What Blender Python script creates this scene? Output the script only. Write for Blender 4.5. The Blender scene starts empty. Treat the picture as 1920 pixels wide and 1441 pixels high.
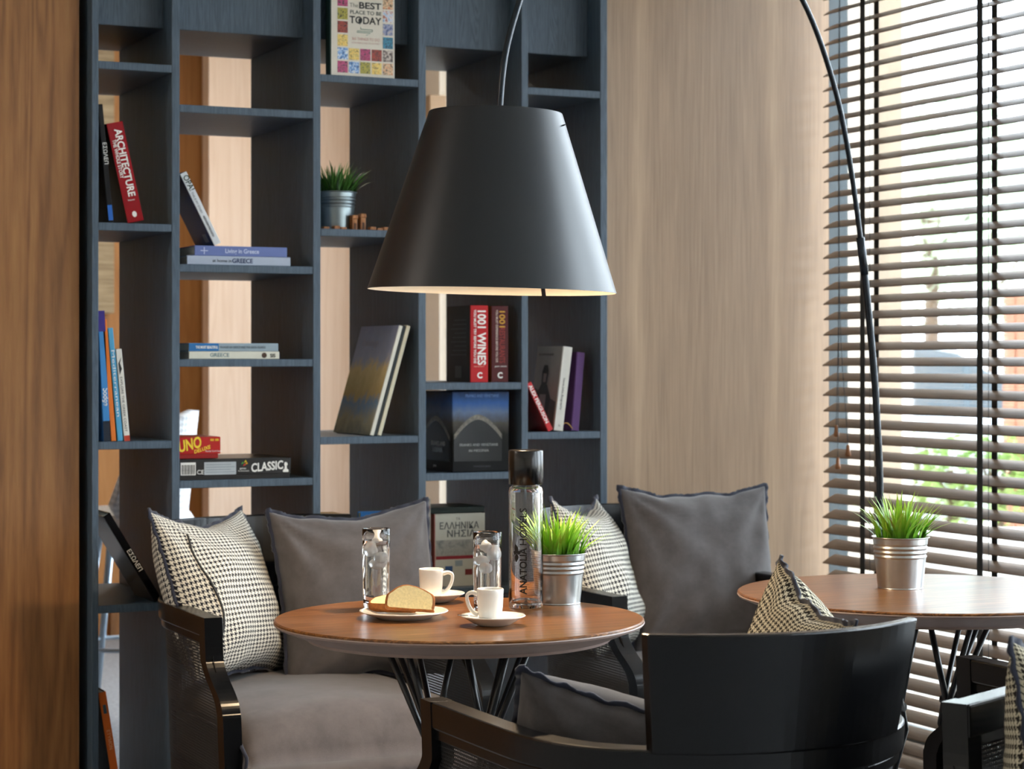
import bpy, bmesh, math, random
from mathutils import Vector, Matrix, noise
R = math.radians
SC = bpy.context.scene
COL = SC.collection
# ------------------------------------------------------------------ camera, world, light
# room axes: x along the bookcase towards the windows, y towards the bookcase, z up (metres)
cam_d = bpy.data.cameras.new('camera')
cam_d.sensor_width = 36.0
cam_d.lens = 75.0
cam_d.shift_y = -45.5 / 1920
cam_d.clip_end = 200
cam_d.dof.use_dof = True
cam_d.dof.focus_distance = 4.1
cam_d.dof.aperture_fstop = 7.1
cam = bpy.data.objects.new('camera', cam_d)
COL.objects.link(cam)
cam.location = (0, 0, 1.24)
cam.rotation_euler = (R(90), 0, R(-25))
SC.camera = cam

w = bpy.data.worlds.new('sky')
SC.world = w
w.use_nodes = True
bg = w.node_tree.nodes['Background']
bg.inputs[0].default_value = (0.80, 0.91, 1.0, 1)
bg.inputs[1].default_value = 7.0

sun_d = bpy.data.lights.new('sun', 'SUN')
sun_d.energy = 4.0
sun_d.angle = R(2)
sun_d.color = (1, 0.94, 0.84)
sun = bpy.data.objects.new('sun', sun_d)
COL.objects.link(sun)
sun.rotation_euler = Vector((-0.25, -0.45, -0.86)).to_track_quat('-Z', 'Y').to_euler()

def portal(x, y0, y1, z0, z1):
    d = bpy.data.lights.new('window_portal', 'AREA')
    d.shape = 'RECTANGLE'
    d.size = z1 - z0
    d.size_y = y1 - y0
    d.cycles.is_portal = True
    o = bpy.data.objects.new('window_portal', d)
    COL.objects.link(o)
    o.location = (x, (y0 + y1) / 2, (z0 + z1) / 2)
    o.rotation_euler = (0, R(90), 0)
BAYS = [(-2.3, -0.75), (-0.55, 1.0), (1.2, 2.55), (2.75, 3.84), (3.96, 5.68)]
for b0, b1 in BAYS:
    portal(3.80, b0, b1, 0.1, 2.75)
portal(3.80, 6.2, 8.60, 0.1, 2.75)

SC.view_settings.view_transform = 'Standard'
SC.view_settings.look = 'None'
SC.view_settings.gamma = 1.0
SC.view_settings.use_curve_mapping = False
SC.view_settings.exposure = 0.95
SC.cycles.max_bounces = 16
SC.cycles.transmission_bounces = 16
SC.cycles.transparent_max_bounces = 24
SC.cycles.sample_clamp_indirect = 6.0

# ------------------------------------------------------------------ materials
def lin(h):
    if not isinstance(h, str):
        return tuple(h) + (1,)
    v = [int(h[i:i + 2], 16) / 255 for i in (0, 2, 4)]
    return tuple((c / 12.92 if c <= .04045 else ((c + .055) / 1.055) ** 2.4) for c in v) + (1,)

class NT:
    def __init__(s, name):
        s.m = bpy.data.materials.new(name)
        s.m.use_nodes = True
        s.t = s.m.node_tree
        s.b = s.t.nodes['Principled BSDF']
    def n(s, typ, **k):
        nd = s.t.nodes.new(typ)
        for a, v in k.items():
            setattr(nd, a, v)
        return nd
    def l(s, a, b):
        s.t.links.new(a, b)
    def set(s, **k):
        for a, v in k.items():
            s.b.inputs[a.replace('_', ' ')].default_value = v
        return s
    def coord(s, kind='Object', scale=(1, 1, 1), rot=(0, 0, 0), loc=(0, 0, 0)):
        tc = s.n('ShaderNodeTexCoord')
        mp = s.n('ShaderNodeMapping')
        mp.inputs['Scale'].default_value = scale
        mp.inputs['Rotation'].default_value = rot
        mp.inputs['Location'].default_value = loc
        s.l(tc.outputs[kind], mp.inputs[0])
        return mp.outputs[0]
    def noise(s, vec, scale, detail=4, rough=.5, dist=0):
        nd = s.n('ShaderNodeTexNoise')
        nd.inputs['Scale'].default_value = scale
        nd.inputs['Detail'].default_value = detail
        nd.inputs['Roughness'].default_value = rough
        nd.inputs['Distortion'].default_value = dist
        s.l(vec, nd.inputs['Vector'])
        return nd.outputs['Fac']
    def ramp(s, fac, stops, interp='LINEAR'):
        nd = s.n('ShaderNodeValToRGB')
        cr = nd.color_ramp
        cr.interpolation = interp
        while len(cr.elements) < len(stops):
            cr.elements.new(.5)
        for e, (p, c) in zip(cr.elements, stops):
            e.position = p
            e.color = lin(c)
        s.l(fac, nd.inputs[0])
        return nd.outputs[0]
    def math(s, op, a, b=None, c=None):
        nd = s.n('ShaderNodeMath', operation=op)
        for i, v in enumerate((a, b, c)):
            if v is None:
                continue
            if isinstance(v, (int, float)):
                nd.inputs[i].default_value = v
            else:
                s.l(v, nd.inputs[i])
        return nd.outputs[0]
    def bump(s, h, strength=.2, dist=.002):
        nd = s.n('ShaderNodeBump')
        nd.inputs['Strength'].default_value = strength
        nd.inputs['Distance'].default_value = dist
        s.l(h, nd.inputs['Height'])
        s.l(nd.outputs[0], s.b.inputs['Normal'])
    def col(s, c):
        s.l(c, s.b.inputs['Base Color'])

def plain(name, c, rough=.5, metal=0., var=0.06, scale=30, bump=0., coat=0.):
    """one colour with a little fine mottling"""
    k = NT(name)
    base = lin(c)
    v = k.noise(k.coord(), scale, 3)
    lo = tuple(x * (1 - var) for x in base[:3])
    hi = tuple(min(1, x * (1 + var)) for x in base[:3])
    k.col(k.ramp(v, [(.3, lo), (.7, hi)]))
    k.set(Roughness=rough, Metallic=metal)
    if coat:
        k.b.inputs['Coat Weight'].default_value = coat
    if bump:
        k.bump(v, bump, .001)
    return k.m

def wood(name, dark, mid, light, grain=(14, 14, .7), rough=.5, rings=2.2, bumps=.08, spread=(.30, .5, .72)):
    """long-grained veneer; grain gives the coordinate scale, the small axis is along the grain"""
    k = NT(name)
    v = k.coord('Object', grain)
    big = k.noise(v, rings * .35, 2, .5, 1.2)
    fine = k.noise(k.coord('Object', tuple(g * 9 for g in grain)), 1.6, 4, .6)
    ring = k.math('FRACT', k.math('MULTIPLY', big, 9))
    ring = k.math('PINGPONG', ring, .5)
    mix = k.math('ADD', k.math('MULTIPLY', ring, .55), k.math('MULTIPLY', fine, .62))
    k.col(k.ramp(mix, [(spread[0], dark), (spread[1], mid), (spread[2], light)]))
    k.set(Roughness=rough)
    k.bump(fine, bumps, .001)
    return k.m

def fabric(name, c, var=.18, weave=900, mott=16):
    k = NT(name)
    base = lin(c)
    v = k.coord('UV')
    big = k.noise(v, mott, 6, .72)
    fine = k.noise(v, weave, 2, .7)
    mix = k.math('ADD', k.math('MULTIPLY', big, .6), k.math('MULTIPLY', fine, .4))
    k.col(k.ramp(mix, [(.3, tuple(x * (1 - var) for x in base[:3])), (.7, tuple(x * (1 + var) for x in base[:3]))]))
    k.set(Roughness=.92)
    k.b.inputs['Sheen Weight'].default_value = .25
    k.b.inputs['Specular IOR Level'].default_value = .2
    k.bump(fine, .25, .0008)
    return k.m

def houndstooth(name, light, dark, period):
    """2/2 twill weave of four dark and four light threads"""
    k = NT(name)
    sp = k.n('ShaderNodeSeparateXYZ')
    k.l(k.coord('UV', (8 / period, 8 / period, 1), loc=(400, 400, 0)), sp.inputs[0])
    x = k.math('FLOOR', sp.outputs[0])
    y = k.math('FLOOR', sp.outputs[1])
    warp = k.math('LESS_THAN', k.math('FLOORED_MODULO', x, 8), 3.5)
    weft = k.math('LESS_THAN', k.math('FLOORED_MODULO', y, 8), 3.5)
    tw = k.math('LESS_THAN', k.math('FLOORED_MODULO', k.math('ADD', x, y), 4), 1.5)
    a = k.math('MULTIPLY', tw, warp)
    b = k.math('MULTIPLY', k.math('SUBTRACT', 1, tw), weft)
    f = k.math('ADD', a, b)
    k.col(k.ramp(f, [(.2, light), (.8, dark)]))
    k.set(Roughness=.95)
    k.b.inputs['Specular IOR Level'].default_value = .15
    k.bump(k.noise(k.coord('UV'), 700, 2), .2, .0008)
    return k.m

def cane(name):
    k = NT(name)
    sp = k.n('ShaderNodeSeparateXYZ')
    k.l(k.coord('UV', (1 / .0065, 1 / .0065, 1), loc=(300, 300, 0)), sp.inputs[0])
    fx = k.math('FRACT', sp.outputs[0])
    fy = k.math('FRACT', sp.outputs[1])
    px = k.math('PINGPONG', fx, .5)
    py = k.math('PINGPONG', fy, .5)
    hole = k.math('MULTIPLY', k.math('GREATER_THAN', px, .30), k.math('GREATER_THAN', py, .30))
    hgt = k.math('ADD', k.math('SINE', k.math('MULTIPLY', px, 6)), k.math('SINE', k.math('MULTIPLY', py, 6)))
    k.col(k.ramp(k.noise(k.coord('UV'), 160, 2), [(.3, '060708'), (.7, '0f1113')]))
    k.set(Roughness=.42)
    k.bump(hgt, .7, .002)
    k.l(k.math('SUBTRACT', 1, hole), k.b.inputs['Alpha'])
    return k.m

def emit(name, c, st):
    k = NT(name)
    k.set(Emission_Color=lin(c), Emission_Strength=st)
    k.col(k.ramp(k.noise(k.coord(), 5), [(0, c), (1, c)]))
    return k.m

def glass(name, c='ffffff', rough=0., ior=1.45):
    k = NT(name)
    k.col(k.ramp(k.noise(k.coord(), 3), [(0, c), (1, c)]))
    k.set(Roughness=rough, IOR=ior)
    k.b.inputs['Transmission Weight'].default_value = 1
    return k.m

def thin_glass(name):
    """window pane: thin sheet, mostly clear with a weak reflection"""
    k = NT(name)
    tr = k.n('ShaderNodeBsdfTransparent')
    gl = k.n('ShaderNodeBsdfGlossy')
    gl.inputs['Roughness'].default_value = .02
    fr = k.n('ShaderNodeFresnel')
    mx = k.n('ShaderNodeMixShader')
    k.l(k.math('MULTIPLY', fr.outputs[0], .6), mx.inputs[0])
    k.l(tr.outputs[0], mx.inputs[1])
    k.l(gl.outputs[0], mx.inputs[2])
    k.l(mx.outputs[0], k.t.nodes['Material Output'].inputs[0])
    return k.m

def zbands(name, stops, nscale=6, amt=.25, axis=2, rough=.3):
    """printed picture: bands of colour up the cover, broken by noise"""
    k = NT(name)
    sp = k.n('ShaderNodeSeparateXYZ')
    g = k.coord('Generated')
    k.l(g, sp.inputs[0])
    nz = k.noise(g, nscale, 5, .65)
    f = k.math('ADD', sp.outputs[axis], k.math('MULTIPLY', k.math('SUBTRACT', nz, .5), amt))
    k.col(k.ramp(f, stops))
    k.set(Roughness=rough)
    k.b.inputs['Specular IOR Level'].default_value = .12
    return k.m

def blotch(name, cs, scale=60):
    k = NT(name)
    k.col(k.ramp(k.noise(k.coord('Object'), scale, 3, .6, .5), [(i / (len(cs) - 1) * .5 + .25, c) for i, c in enumerate(cs)]))
    k.set(Roughness=.35)
    return k.m

M = {}
M['leftwood'] = wood('brown_shaded_oak_veneer', '744a22', '8e5f32', 'a27240', (6, 6, .42), .5, 2.6, .08, (.25, .5, .8))  # left wall's dimmer light put into a darker, oranger oak
M['backwood'] = wood('light_wood_panel', 'dcbda2', 'e4c8b0', 'ebd3bd', (14, 14, .5), .5, 2.2, .05, (.2, .5, .85))
M['amberwood'] = wood('amber_wood_panel', 'a56c35', 'b67c41', 'c28a50', (10, 10, .5), .5, 2.2, .05, (.2, .5, .85))
M['hwood'] = wood('horizontal_grain_panel', '8a7455', 'a8916e', 'b9a382', (.8, 9, 16), .5)
M['shelf'] = wood('slate_stained_oak', '384856', '455666', '506272', (60, 60, 2.5), .5, 2.2, .12)
M['table'] = wood('walnut_top', '57330f', '7d4e22', '98683a', (.8, 30, 30), .28, 2.0, .04, (.34, .5, .64))
M['tedge'] = plain('table_edge_mauve', '9a857c', .45)
M['black'] = plain('black_lacquer', '07080a', .26, var=.15, scale=12)
M['black'].node_tree.nodes['Principled BSDF'].inputs['Specular IOR Level'].default_value = .38
M['blackmetal'] = plain('black_metal', '14181c', .32, var=.1)
M['polemetal'] = plain('dark_pole_metal', '16202a', .25, .3, var=.1)
M['cane'] = cane('woven_cane')
M['grey'] = fabric('grey_cloth', '514d4d', .36)
M['seatgrey'] = fabric('grey_seat_cloth', '5a5556', .36)
M['trim'] = fabric('frayed_navy_trim', '2a2d3a', .3, 700, 40)
M['hound'] = houndstooth('houndstooth_wool', 'dcd8cb', '23242c', .0105)
M['houndtan'] = houndstooth('houndstooth_tan_wool', 'cfc6ae', '2d2924', .0105)
M['shade'] = plain('shade_charcoal', '141a20', .40, var=.03)
M['shade_in'] = plain('shade_lining_white', 'e9dfd0', .6, var=.02)
M['slat'] = wood('taupe_slat', '503e2d', '604b38', '6f5843', (40, 1.2, 40), .45)
M['tape'] = plain('dark_ladder_tape', '2f3335', .8)
M['frame'] = plain('window_frame_grey', '27343a', .4)
M['framew'] = plain('window_frame_white', 'dfe2e4', .4)
M['pane'] = thin_glass('window_glass')
M['carpet'] = plain('grey_carpet', '8d8d90', .95, var=.25, scale=60, bump=.5)
M['cream'] = plain('cream_wall', 'd9cdbd', .8, var=.02)
M['ceil'] = plain('white_ceiling', 'd8d6d2', .9, var=.02)
M['stone'] = plain('beige_stone', '8a8072', .85, var=.08, scale=9)
M['paving'] = plain('pale_paving', 'bdb8ae', .9, var=.1, scale=4)
M['whitewall'] = plain('white_planter_wall', 'd9d9d6', .8)
M['leaf'] = blotch('shrub_leaf', ['5a7f38', '8bae58', 'b4cf82'], 3)
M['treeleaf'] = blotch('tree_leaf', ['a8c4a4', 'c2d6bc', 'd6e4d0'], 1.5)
M['bark'] = plain('bark', '5b4a3c', .9, var=.2)
M['fence'] = wood('red_brown_board', '8a5a44', 'a06c52', 'b07c60', (20, 20, 1), .7)
M['zinc'] = plain('galvanised_zinc', 'b9bcbd', .30, .95, var=.10, scale=16)
M['zincdark'] = plain('dull_zinc', '8e9a9e', .36, .9, var=.10, scale=16)
M['soil'] = plain('dark_soil', '2d2a1e', .95)
M['china'] = plain('white_china', 'eeeae2', .16, var=.01, coat=.4)
M['glass'] = glass('clear_glass')
M['water'] = glass('water', 'ffffff', 0, 1.33)
M['ice'] = glass('ice', 'f4f8fa', .35, 1.31)
M['ice'].node_tree.nodes['Principled BSDF'].inputs['Transmission Weight'].default_value = .55
M['cap'] = plain('black_cap', '0c0d0e', .22)
M['print'] = plain('black_print', '0b0c0d', .6)
M['crumb'] = plain('yellow_crumb', 'f0dba2', .9, var=.10, scale=220, bump=.6)
M['crust'] = plain('brown_crust', '9a5a1f', .75, var=.35, scale=120, bump=.6)
M['steel'] = plain('steel', 'c8c8c8', .2, 1.0)
M['paper'] = plain('book_pages', 'd9d0bd', .9, var=.1, scale=200)
M['white'] = plain('white_print', 'e8e6e0', .5)
M['gold'] = plain('gold_print', 'c9973a', .4)
M['blocktan'] = wood('toy_wood', '7d4a22', '9c6434', 'b07a48', (40, 40, 8), .6)
M['stoolwhite'] = houndstooth('stool_check', 'eceef0', 'b9bec4', .02)
M['stoolleg'] = plain('stool_leg_metal', '9fb0bf', .3, .6)
M['carpaint'] = plain('car_paint_silver', 'b4bcc2', .25, .5)
M['carglass'] = plain('car_glass', '3c4a52', .08)
M['rubber'] = plain('tyre', '1b1b1c', .8)
def grass_mat(name, a, b, c):
    k = NT(name)
    sp = k.n('ShaderNodeSeparateXYZ')
    k.l(k.coord('UV'), sp.inputs[0])
    k.col(k.ramp(sp.outputs[1], [(0, a), (.45, b), (1, c)]))
    k.set(Roughness=.4)
    k.b.inputs['Subsurface Weight'].default_value = 0
    return k.m
M['grass'] = grass_mat('bright_grass', '305810', '70ac26', 'b8da58')
M['grassdk'] = grass_mat('dark_grass', '16300e', '2f5a1c', '55803a')
_pc = {}
def C(h, rough=.4):
    key = h + str(rough)
    if key not in _pc:
        _pc[key] = plain('print_' + h, h, rough, var=.04)
        _pc[key].node_tree.nodes['Principled BSDF'].inputs['Specular IOR Level'].default_value = .22
    return _pc[key]

# ------------------------------------------------------------------ mesh helpers
def obj(name, bm, m, parent=None, smooth=False, bevel=0., segs=2, loc=None):
    me = bpy.data.meshes.new(name)
    bmesh.ops.recalc_face_normals(bm, faces=bm.faces)
    bm.to_mesh(me)
    bm.free()
    return obm(name, me, m, parent, smooth, bevel, segs, loc)

def obm(name, me, m, parent=None, smooth=False, bevel=0., segs=2, loc=None):
    for x in (m if isinstance(m, (list, tuple)) else [m]):
        me.materials.append(M[x] if isinstance(x, str) else x)
    if smooth:
        for p in me.polygons:
            p.use_smooth = True
    o = bpy.data.objects.new(name, me)
    COL.objects.link(o)
    if parent is not None:
        o.parent = parent
    if loc is not None:
        o.location = loc
    if bevel:
        b = o.modifiers.new('bevel', 'BEVEL')
        b.width = bevel
        b.segments = segs
        b.limit_method = 'ANGLE'
        b.angle_limit = R(40)
    return o

def thing(name, label, cat, loc=(0, 0, 0), rz=0., group=None):
    o = bpy.data.objects.new(name, None)
    o.empty_display_size = .05
    COL.objects.link(o)
    o.location = loc
    o.rotation_euler = (0, 0, rz)
    return tag(o, label, cat, group)

def tag(o, label, cat, group=None):
    o['label'] = label
    o['category'] = cat
    if group:
        o['group'] = group
    return o

def struct(o):
    o['kind'] = 'structure'
    return o

def box(bm, x0, x1, y0, y1, z0, z1, mi=0):
    vs = [bm.verts.new(p) for p in ((x0, y0, z0), (x1, y0, z0), (x1, y1, z0), (x0, y1, z0), (x0, y0, z1), (x1, y0, z1), (x1, y1, z1), (x0, y1, z1))]
    for f in ((0, 3, 2, 1), (4, 5, 6, 7), (0, 1, 5, 4), (1, 2, 6, 5), (2, 3, 7, 6), (3, 0, 4, 7)):
        bm.faces.new([vs[i] for i in f]).material_index = mi
    return vs

def bx(x0, x1, y0, y1, z0, z1):
    bm = bmesh.new()
    box(bm, x0, x1, y0, y1, z0, z1)
    return bm

def lathe(prof, n=40, bm=None, mi=0):
    bm = bm or bmesh.new()
    rings = []
    for r, z in prof:
        if r < 1e-5:
            rings.append([bm.verts.new((0, 0, z))])
        else:
            rings.append([bm.verts.new((r * math.cos(2 * math.pi * i / n), r * math.sin(2 * math.pi * i / n), z)) for i in range(n)])
    for a, b in zip(rings, rings[1:]):
        for i in range(n):
            j = (i + 1) % n
            if len(a) == 1 and len(b) == 1:
                continue
            if len(a) == 1:
                f = bm.faces.new((a[0], b[i], b[j]))
            elif len(b) == 1:
                f = bm.faces.new((a[i], b[0], a[j]))
            else:
                f = bm.faces.new((a[i], b[i], b[j], a[j]))
            f.material_index = mi
    return bm

def tube(pts, rad, n=8, bm=None, cap=True):
    bm = bm or bmesh.new()
    pts = [Vector(p) for p in pts]
    rads = rad if isinstance(rad, (list, tuple)) else [rad] * len(pts)
    rings = []
    prev = None
    for i, p in enumerate(pts):
        t = (pts[min(i + 1, len(pts) - 1)] - pts[max(i - 1, 0)]).normalized()
        if prev is None:
            a = Vector((0, 0, 1)) if abs(t.z) < .9 else Vector((1, 0, 0))
            u = t.cross(a).normalized()
        else:
            u = (prev - t * prev.dot(t)).normalized()
        prev = u
        v = t.cross(u)
        rings.append([bm.verts.new(p + (u * math.cos(2 * math.pi * k / n) + v * math.sin(2 * math.pi * k / n)) * rads[i]) for k in range(n)])
    for a, b in zip(rings, rings[1:]):
        for k in range(n):
            bm.faces.new((a[k], a[(k + 1) % n], b[(k + 1) % n], b[k]))
    if cap:
        bm.faces.new(rings[0][::-1])
        bm.faces.new(rings[-1])
    return bm

def spline(pts, n):
    """Catmull-Rom through the points"""
    P = [Vector(p) for p in pts]
    P = [P[0] * 2 - P[1]] + P + [P[-1] * 2 - P[-2]]
    out = []
    for i in range(1, len(P) - 2):
        for k in range(n):
            t = k / n
            a, b, c, d = P[i - 1], P[i], P[i + 1], P[i + 2]
            out.append(.5 * ((2 * b) + (c - a) * t + (2 * a - 5 * b + 4 * c - d) * t * t + (3 * b - a - 3 * c + d) * t ** 3))
    out.append(P[-2])
    return out

def prism(poly, axis, a0, a1, bm=None):
    """extrude a 2D polygon along axis 0/1/2 between a0 and a1"""
    bm = bm or bmesh.new()
    def mk(p, a):
        q = list(p)
        q.insert(axis, a)
        return bm.verts.new(q)
    A = [mk(p, a0) for p in poly]
    B = [mk(p, a1) for p in poly]
    bm.faces.new(A)
    bm.faces.new(B[::-1])
    n = len(poly)
    for i in range(n):
        bm.faces.new((A[i], A[(i + 1) % n], B[(i + 1) % n], B[i]))
    return bm

_dg = None
def text_mesh(s, size, ext=.00015, bold=0., align='LEFT', sx=1.):
    cu = bpy.data.curves.new('lettering', 'FONT')
    cu.body = s
    cu.size = size
    cu.extrude = ext
    cu.offset = bold
    cu.align_x = align
    cu.resolution_u = 3
    o = bpy.data.objects.new('lettering', cu)
    COL.objects.link(o)
    bpy.context.view_layer.update()
    dg = bpy.context.evaluated_depsgraph_get()
    me = bpy.data.meshes.new_from_object(o.evaluated_get(dg))
    bpy.data.objects.remove(o)
    bpy.data.curves.remove(cu)
    me.materials.clear()
    if sx != 1:
        me.transform(Matrix.Diagonal((sx, 1, 1, 1)))
    me.name = 'lettering'
    return me

def basis(xd, yd, org):
    xd, yd = Vector(xd).normalized(), Vector(yd).normalized()
    zd = xd.cross(yd)
    m = Matrix((xd, yd, zd)).transposed().to_4x4()
    m.translation = Vector(org)
    return m

def letter(parent, s, size, m, org, xd=(1, 0, 0), yd=(0, 0, 1), bold=0., align='LEFT', fit=None, name='lettering', sx=1.):
    me = text_mesh(s, size, bold=bold, align=align, sx=sx)
    if fit and len(me.vertices):
        xs = [v.co.x for v in me.vertices]
        me.transform(Matrix.Diagonal((fit / (max(xs) - min(xs)), 1, 1, 1)))
    me.transform(basis(xd, yd, org))
    return obm(name, me, m, parent)

# ------------------------------------------------------------------ the room
W0 = 5.45           # wood wall beside the bookcase
struct(obj('floor', bx(-2.6, 3.80, -2.6, 9.6, -.06, 0), 'carpet'))
struct(obj('ceiling', bx(-2.6, 3.95, -2.6, 9.6, 2.95, 3.05), 'ceil'))
struct(obj('wall_rear', bx(-2.6, 3.80, -2.7, -2.6, 0, 2.95), 'cream'))
struct(obj('wall_side', bx(-2.7, -2.6, -2.7, 9.6, 0, 2.95), 'cream'))
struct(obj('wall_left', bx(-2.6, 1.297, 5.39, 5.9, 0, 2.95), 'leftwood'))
# veneer sheet beside the bookcase, with two pale vertical bands
k = NT('oak_banded_veneer')
v = k.coord('Object', (9, 9, .45))
big = k.noise(v, .8, 2, .5, 1.0)
fine = k.noise(k.coord('Object', (110, 110, 3)), 1.6, 4, .6)
ring = k.math('PINGPONG', k.math('FRACT', k.math('MULTIPLY', big, 7)), .5)
mix = k.math('ADD', k.math('ADD', .06, k.math('MULTIPLY', ring, .26)), k.math('MULTIPLY', fine, .6))
sp = k.n('ShaderNodeSeparateXYZ')
k.l(k.coord('Object'), sp.inputs[0])
xw = k.math('ADD', sp.outputs[0], k.math('MULTIPLY', k.math('SUBTRACT', k.noise(k.coord('Object', (1, 1, 1.2)), 2, 2), .5), .05))
s1 = k.math('MAXIMUM', 0, k.math('SUBTRACT', 1, k.math('MULTIPLY', k.math('ABSOLUTE', k.math('SUBTRACT', xw, 2.945)), 28)))
s2 = k.math('MAXIMUM', 0, k.math('SUBTRACT', 1, k.math('MULTIPLY', k.math('ABSOLUTE', k.math('SUBTRACT', xw, 3.405)), 28)))
mix2 = k.math('ADD', mix, k.math('MULTIPLY', k.math('ADD', s1, s2), .26))
k.col(k.ramp(mix2, [(.15, '846a52'), (.5, 'a3866a'), (.95, 'bfa282')]))
k.set(Roughness=.40)
k.bump(fine, .06, .001)
M['oakbanded'] = k.m
struct(obj('wall_back', bx(2.80, 3.60, W0, W0 + .40, 0, 2.95), 'oakbanded'))
# window wall: sill, head and piers, then one window per bay
def win_wall():
    bm = bmesh.new()
    box(bm, 3.66, 3.92, -2.7, 9.6, -.06, .10)
    box(bm, 3.66, 3.92, -2.7, 9.6, 2.75, 2.95)
    ys = [-2.7] + [y for b in BAYS for y in b] + [6.2, 8.60, 9.6]
    for a, b in zip(ys[0::2], ys[1::2]):
        box(bm, 3.66, 3.92, a, b, .10, 2.75)
    return struct(obj('wall_window', bm, 'cream'))
win_wall()
def window(n, y0, y1, mat):
    bm = bmesh.new()
    t = .05
    box(bm, 3.72, 3.79, y0, y0 + t, .10, 2.75)
    box(bm, 3.72, 3.79, y1 - t, y1, .10, 2.75)
    box(bm, 3.72, 3.79, y0 + t, y1 - t, .10, .10 + t)
    box(bm, 3.72, 3.79, y0 + t, y1 - t, 2.75 - t, 2.75)
    f = struct(obj('window_%d' % n, bm, mat))
    obj('pane', bx(3.752, 3.756, y0 + t, y1 - t, .10 + t, 2.75 - t), 'pane', f)
for i, (a, b) in enumerate(BAYS):
    window(i + 1, a, b, 'frame')
window(6, 6.2, 8.60, 'framew')
# the room behind the bookcase
struct(obj('wall_far', bx(2.798, 3.66, 9.2, 9.3, 0, 2.95), 'backwood'))
struct(obj('wall_far_left', bx(-2.6, 3.66, 9.5, 9.6, 0, 2.95), 'amberwood'))
struct(obj('trim_1', bx(-2.6, 2.42, 9.40, 9.5, 1.45, 2.95), 'hwood'))
struct(obj('baseboard_far', bx(2.42, 2.798, 9.46, 9.5, 0, .12), 'leftwood'))

def fill_lamp(label, x, y, watts, grp):  # added lamps out of view, brightening the left-facing sides and the back room
    r = thing('added_fill_light', label, 'fill light', (x, y, 2.95), 0, grp)
    obj('housing', lathe([(.16, 0), (.16, -.03), (.145, -.03), (.145, -.012), (0, -.012)], 40), 'framew', r)
    obj('diffuser', lathe([(.145, -.014), (.145, -.022), (0, -.022)], 40), emit('diffuser_glow', 'ffe6c8', 3), r)
    d = bpy.data.lights.new('added_fill_lamp', 'AREA')
    d.shape = 'DISK'
    d.size = .28
    d.energy = watts
    d.color = (1, .90, .78)
    o = bpy.data.objects.new('added_fill_lamp', d)
    COL.objects.link(o)
    o.location = (x, y, 2.92)
fill_lamp('added round flush fill light near the left wood wall', -1.5, 4.6, 16, 'added round flush fill lights')
fill_lamp('added round flush fill light in the room behind the bookcase', 2.4, 7.8, 9, 'added round flush fill lights')
sg = thing('wall_sign', 'brown sign box with three white spots behind the bookcase', 'sign', (3.60, 8.72, 2.30))
obj('panel', bx(-.02, .06, -.20, .20, -.09, .09), C('8d7257'), sg, bevel=.004)
for k_ in range(3):
    obj('spot', bx(-.023, -.02, -.10 + k_ * .07, -.06 + k_ * .07, -.02, .02), 'white', sg)

# ------------------------------------------------------------------ bookcase
SV, SD = 5.35, .53
POST = [(1.320, 1.337), (1.528, 1.549), (1.913, 1.934), (2.215, 2.237), (2.524, 2.544), (2.770, 2.792)]
bc = thing('bookcase', 'tall open slate-grey bookcase with staggered shelves dividing the room', 'bookcase', (2.056, SV + SD / 2, 0))
ox, oy = 2.056, SV + SD / 2
def bcpart(name, x0, x1, y0, y1, z0, z1):
    return obj(name, bx(x0 - ox, x1 - ox, y0 - oy, y1 - oy, z0, z1), 'shelf', bc, bevel=.0012, segs=1)
for a, b in POST:
    bcpart('upright', a, b, SV, SV + SD, 0, 2.90)
SH = [[2.000, 1.590, 1.033, .617], [1.900, 1.488, 1.243, .929, .617], [2.000, 1.590, 1.036, .617], [1.895, 1.488, 1.179, .932, .617], [1.998, 1.488, 1.040, .617]]
for ci, zs in enumerate(SH):
    x0, x1 = POST[ci][1], POST[ci + 1][0]
    for z in zs + [.08]:
        bcpart('shelf', x0, x1, SV + .001, SV + SD, z - .020, z)
    bcpart('cabinet_box', x0, x1, SV + .08, SV + SD, 2.105, 2.899)

# ------------------------------------------------------------------ books
def book(label, x, z, t, h, d, spine, cover=None, lean=0., y=None, group=None, bands=None, name='book', ht=.0025):
    """spine faces the room; x,z is the lower left front corner, lean in degrees (positive to the window side)"""
    th = R(lean)
    y = SV + .012 if y is None else y
    r = thing(name, label, 'book', (x, y, z + max(0, t * math.sin(th))), 0, group)
    r.rotation_euler = (0, th, 0)
    cover = cover or spine
    bm = bmesh.new()
    box(bm, 0, t, 0, .0035, 0, h)
    obj('spine', bm, spine, r, bevel=.0012, segs=1)
    obj('cover', bx(0, ht, .0035, d, 0, h), cover, r)
    obj('cover', bx(t - ht, t, .0035, d, 0, h), cover, r)
    obj('pages', bx(ht, t - ht, .0035, d - .004, .003, h - .003), 'paper', r)
    for z0, z1, m in (bands or []):
        obj('spine_band', bx(.0004, t - .0004, -.0005, .001, z0, z1), m, r)
    return r

def spine_text(r, s, z_top, size, m, x, bold=0., fit=None, up=False):
    if up:
        letter(r, s, size, m, (x, -.0004, z_top), (0, 0, 1), (-1, 0, 0), bold, 'LEFT', fit)
    else:
        letter(r, s, size, m, (x, -.0004, z_top), (0, 0, -1), (1, 0, 0), bold, 'LEFT', fit)

def lying(label, x, z, t, h, d, spine, cover=None, y=None, group=None, bands=None, tilt=0.):
    """book lying flat, spine to the room, x its left end"""
    r = book(label, x, z, t, h, d, spine, cover, 0, y, group, bands)
    r.location = (x + h, r.location.y, z)
    r.rotation_euler = (0, R(-90), R(tilt))
    return r

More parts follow.
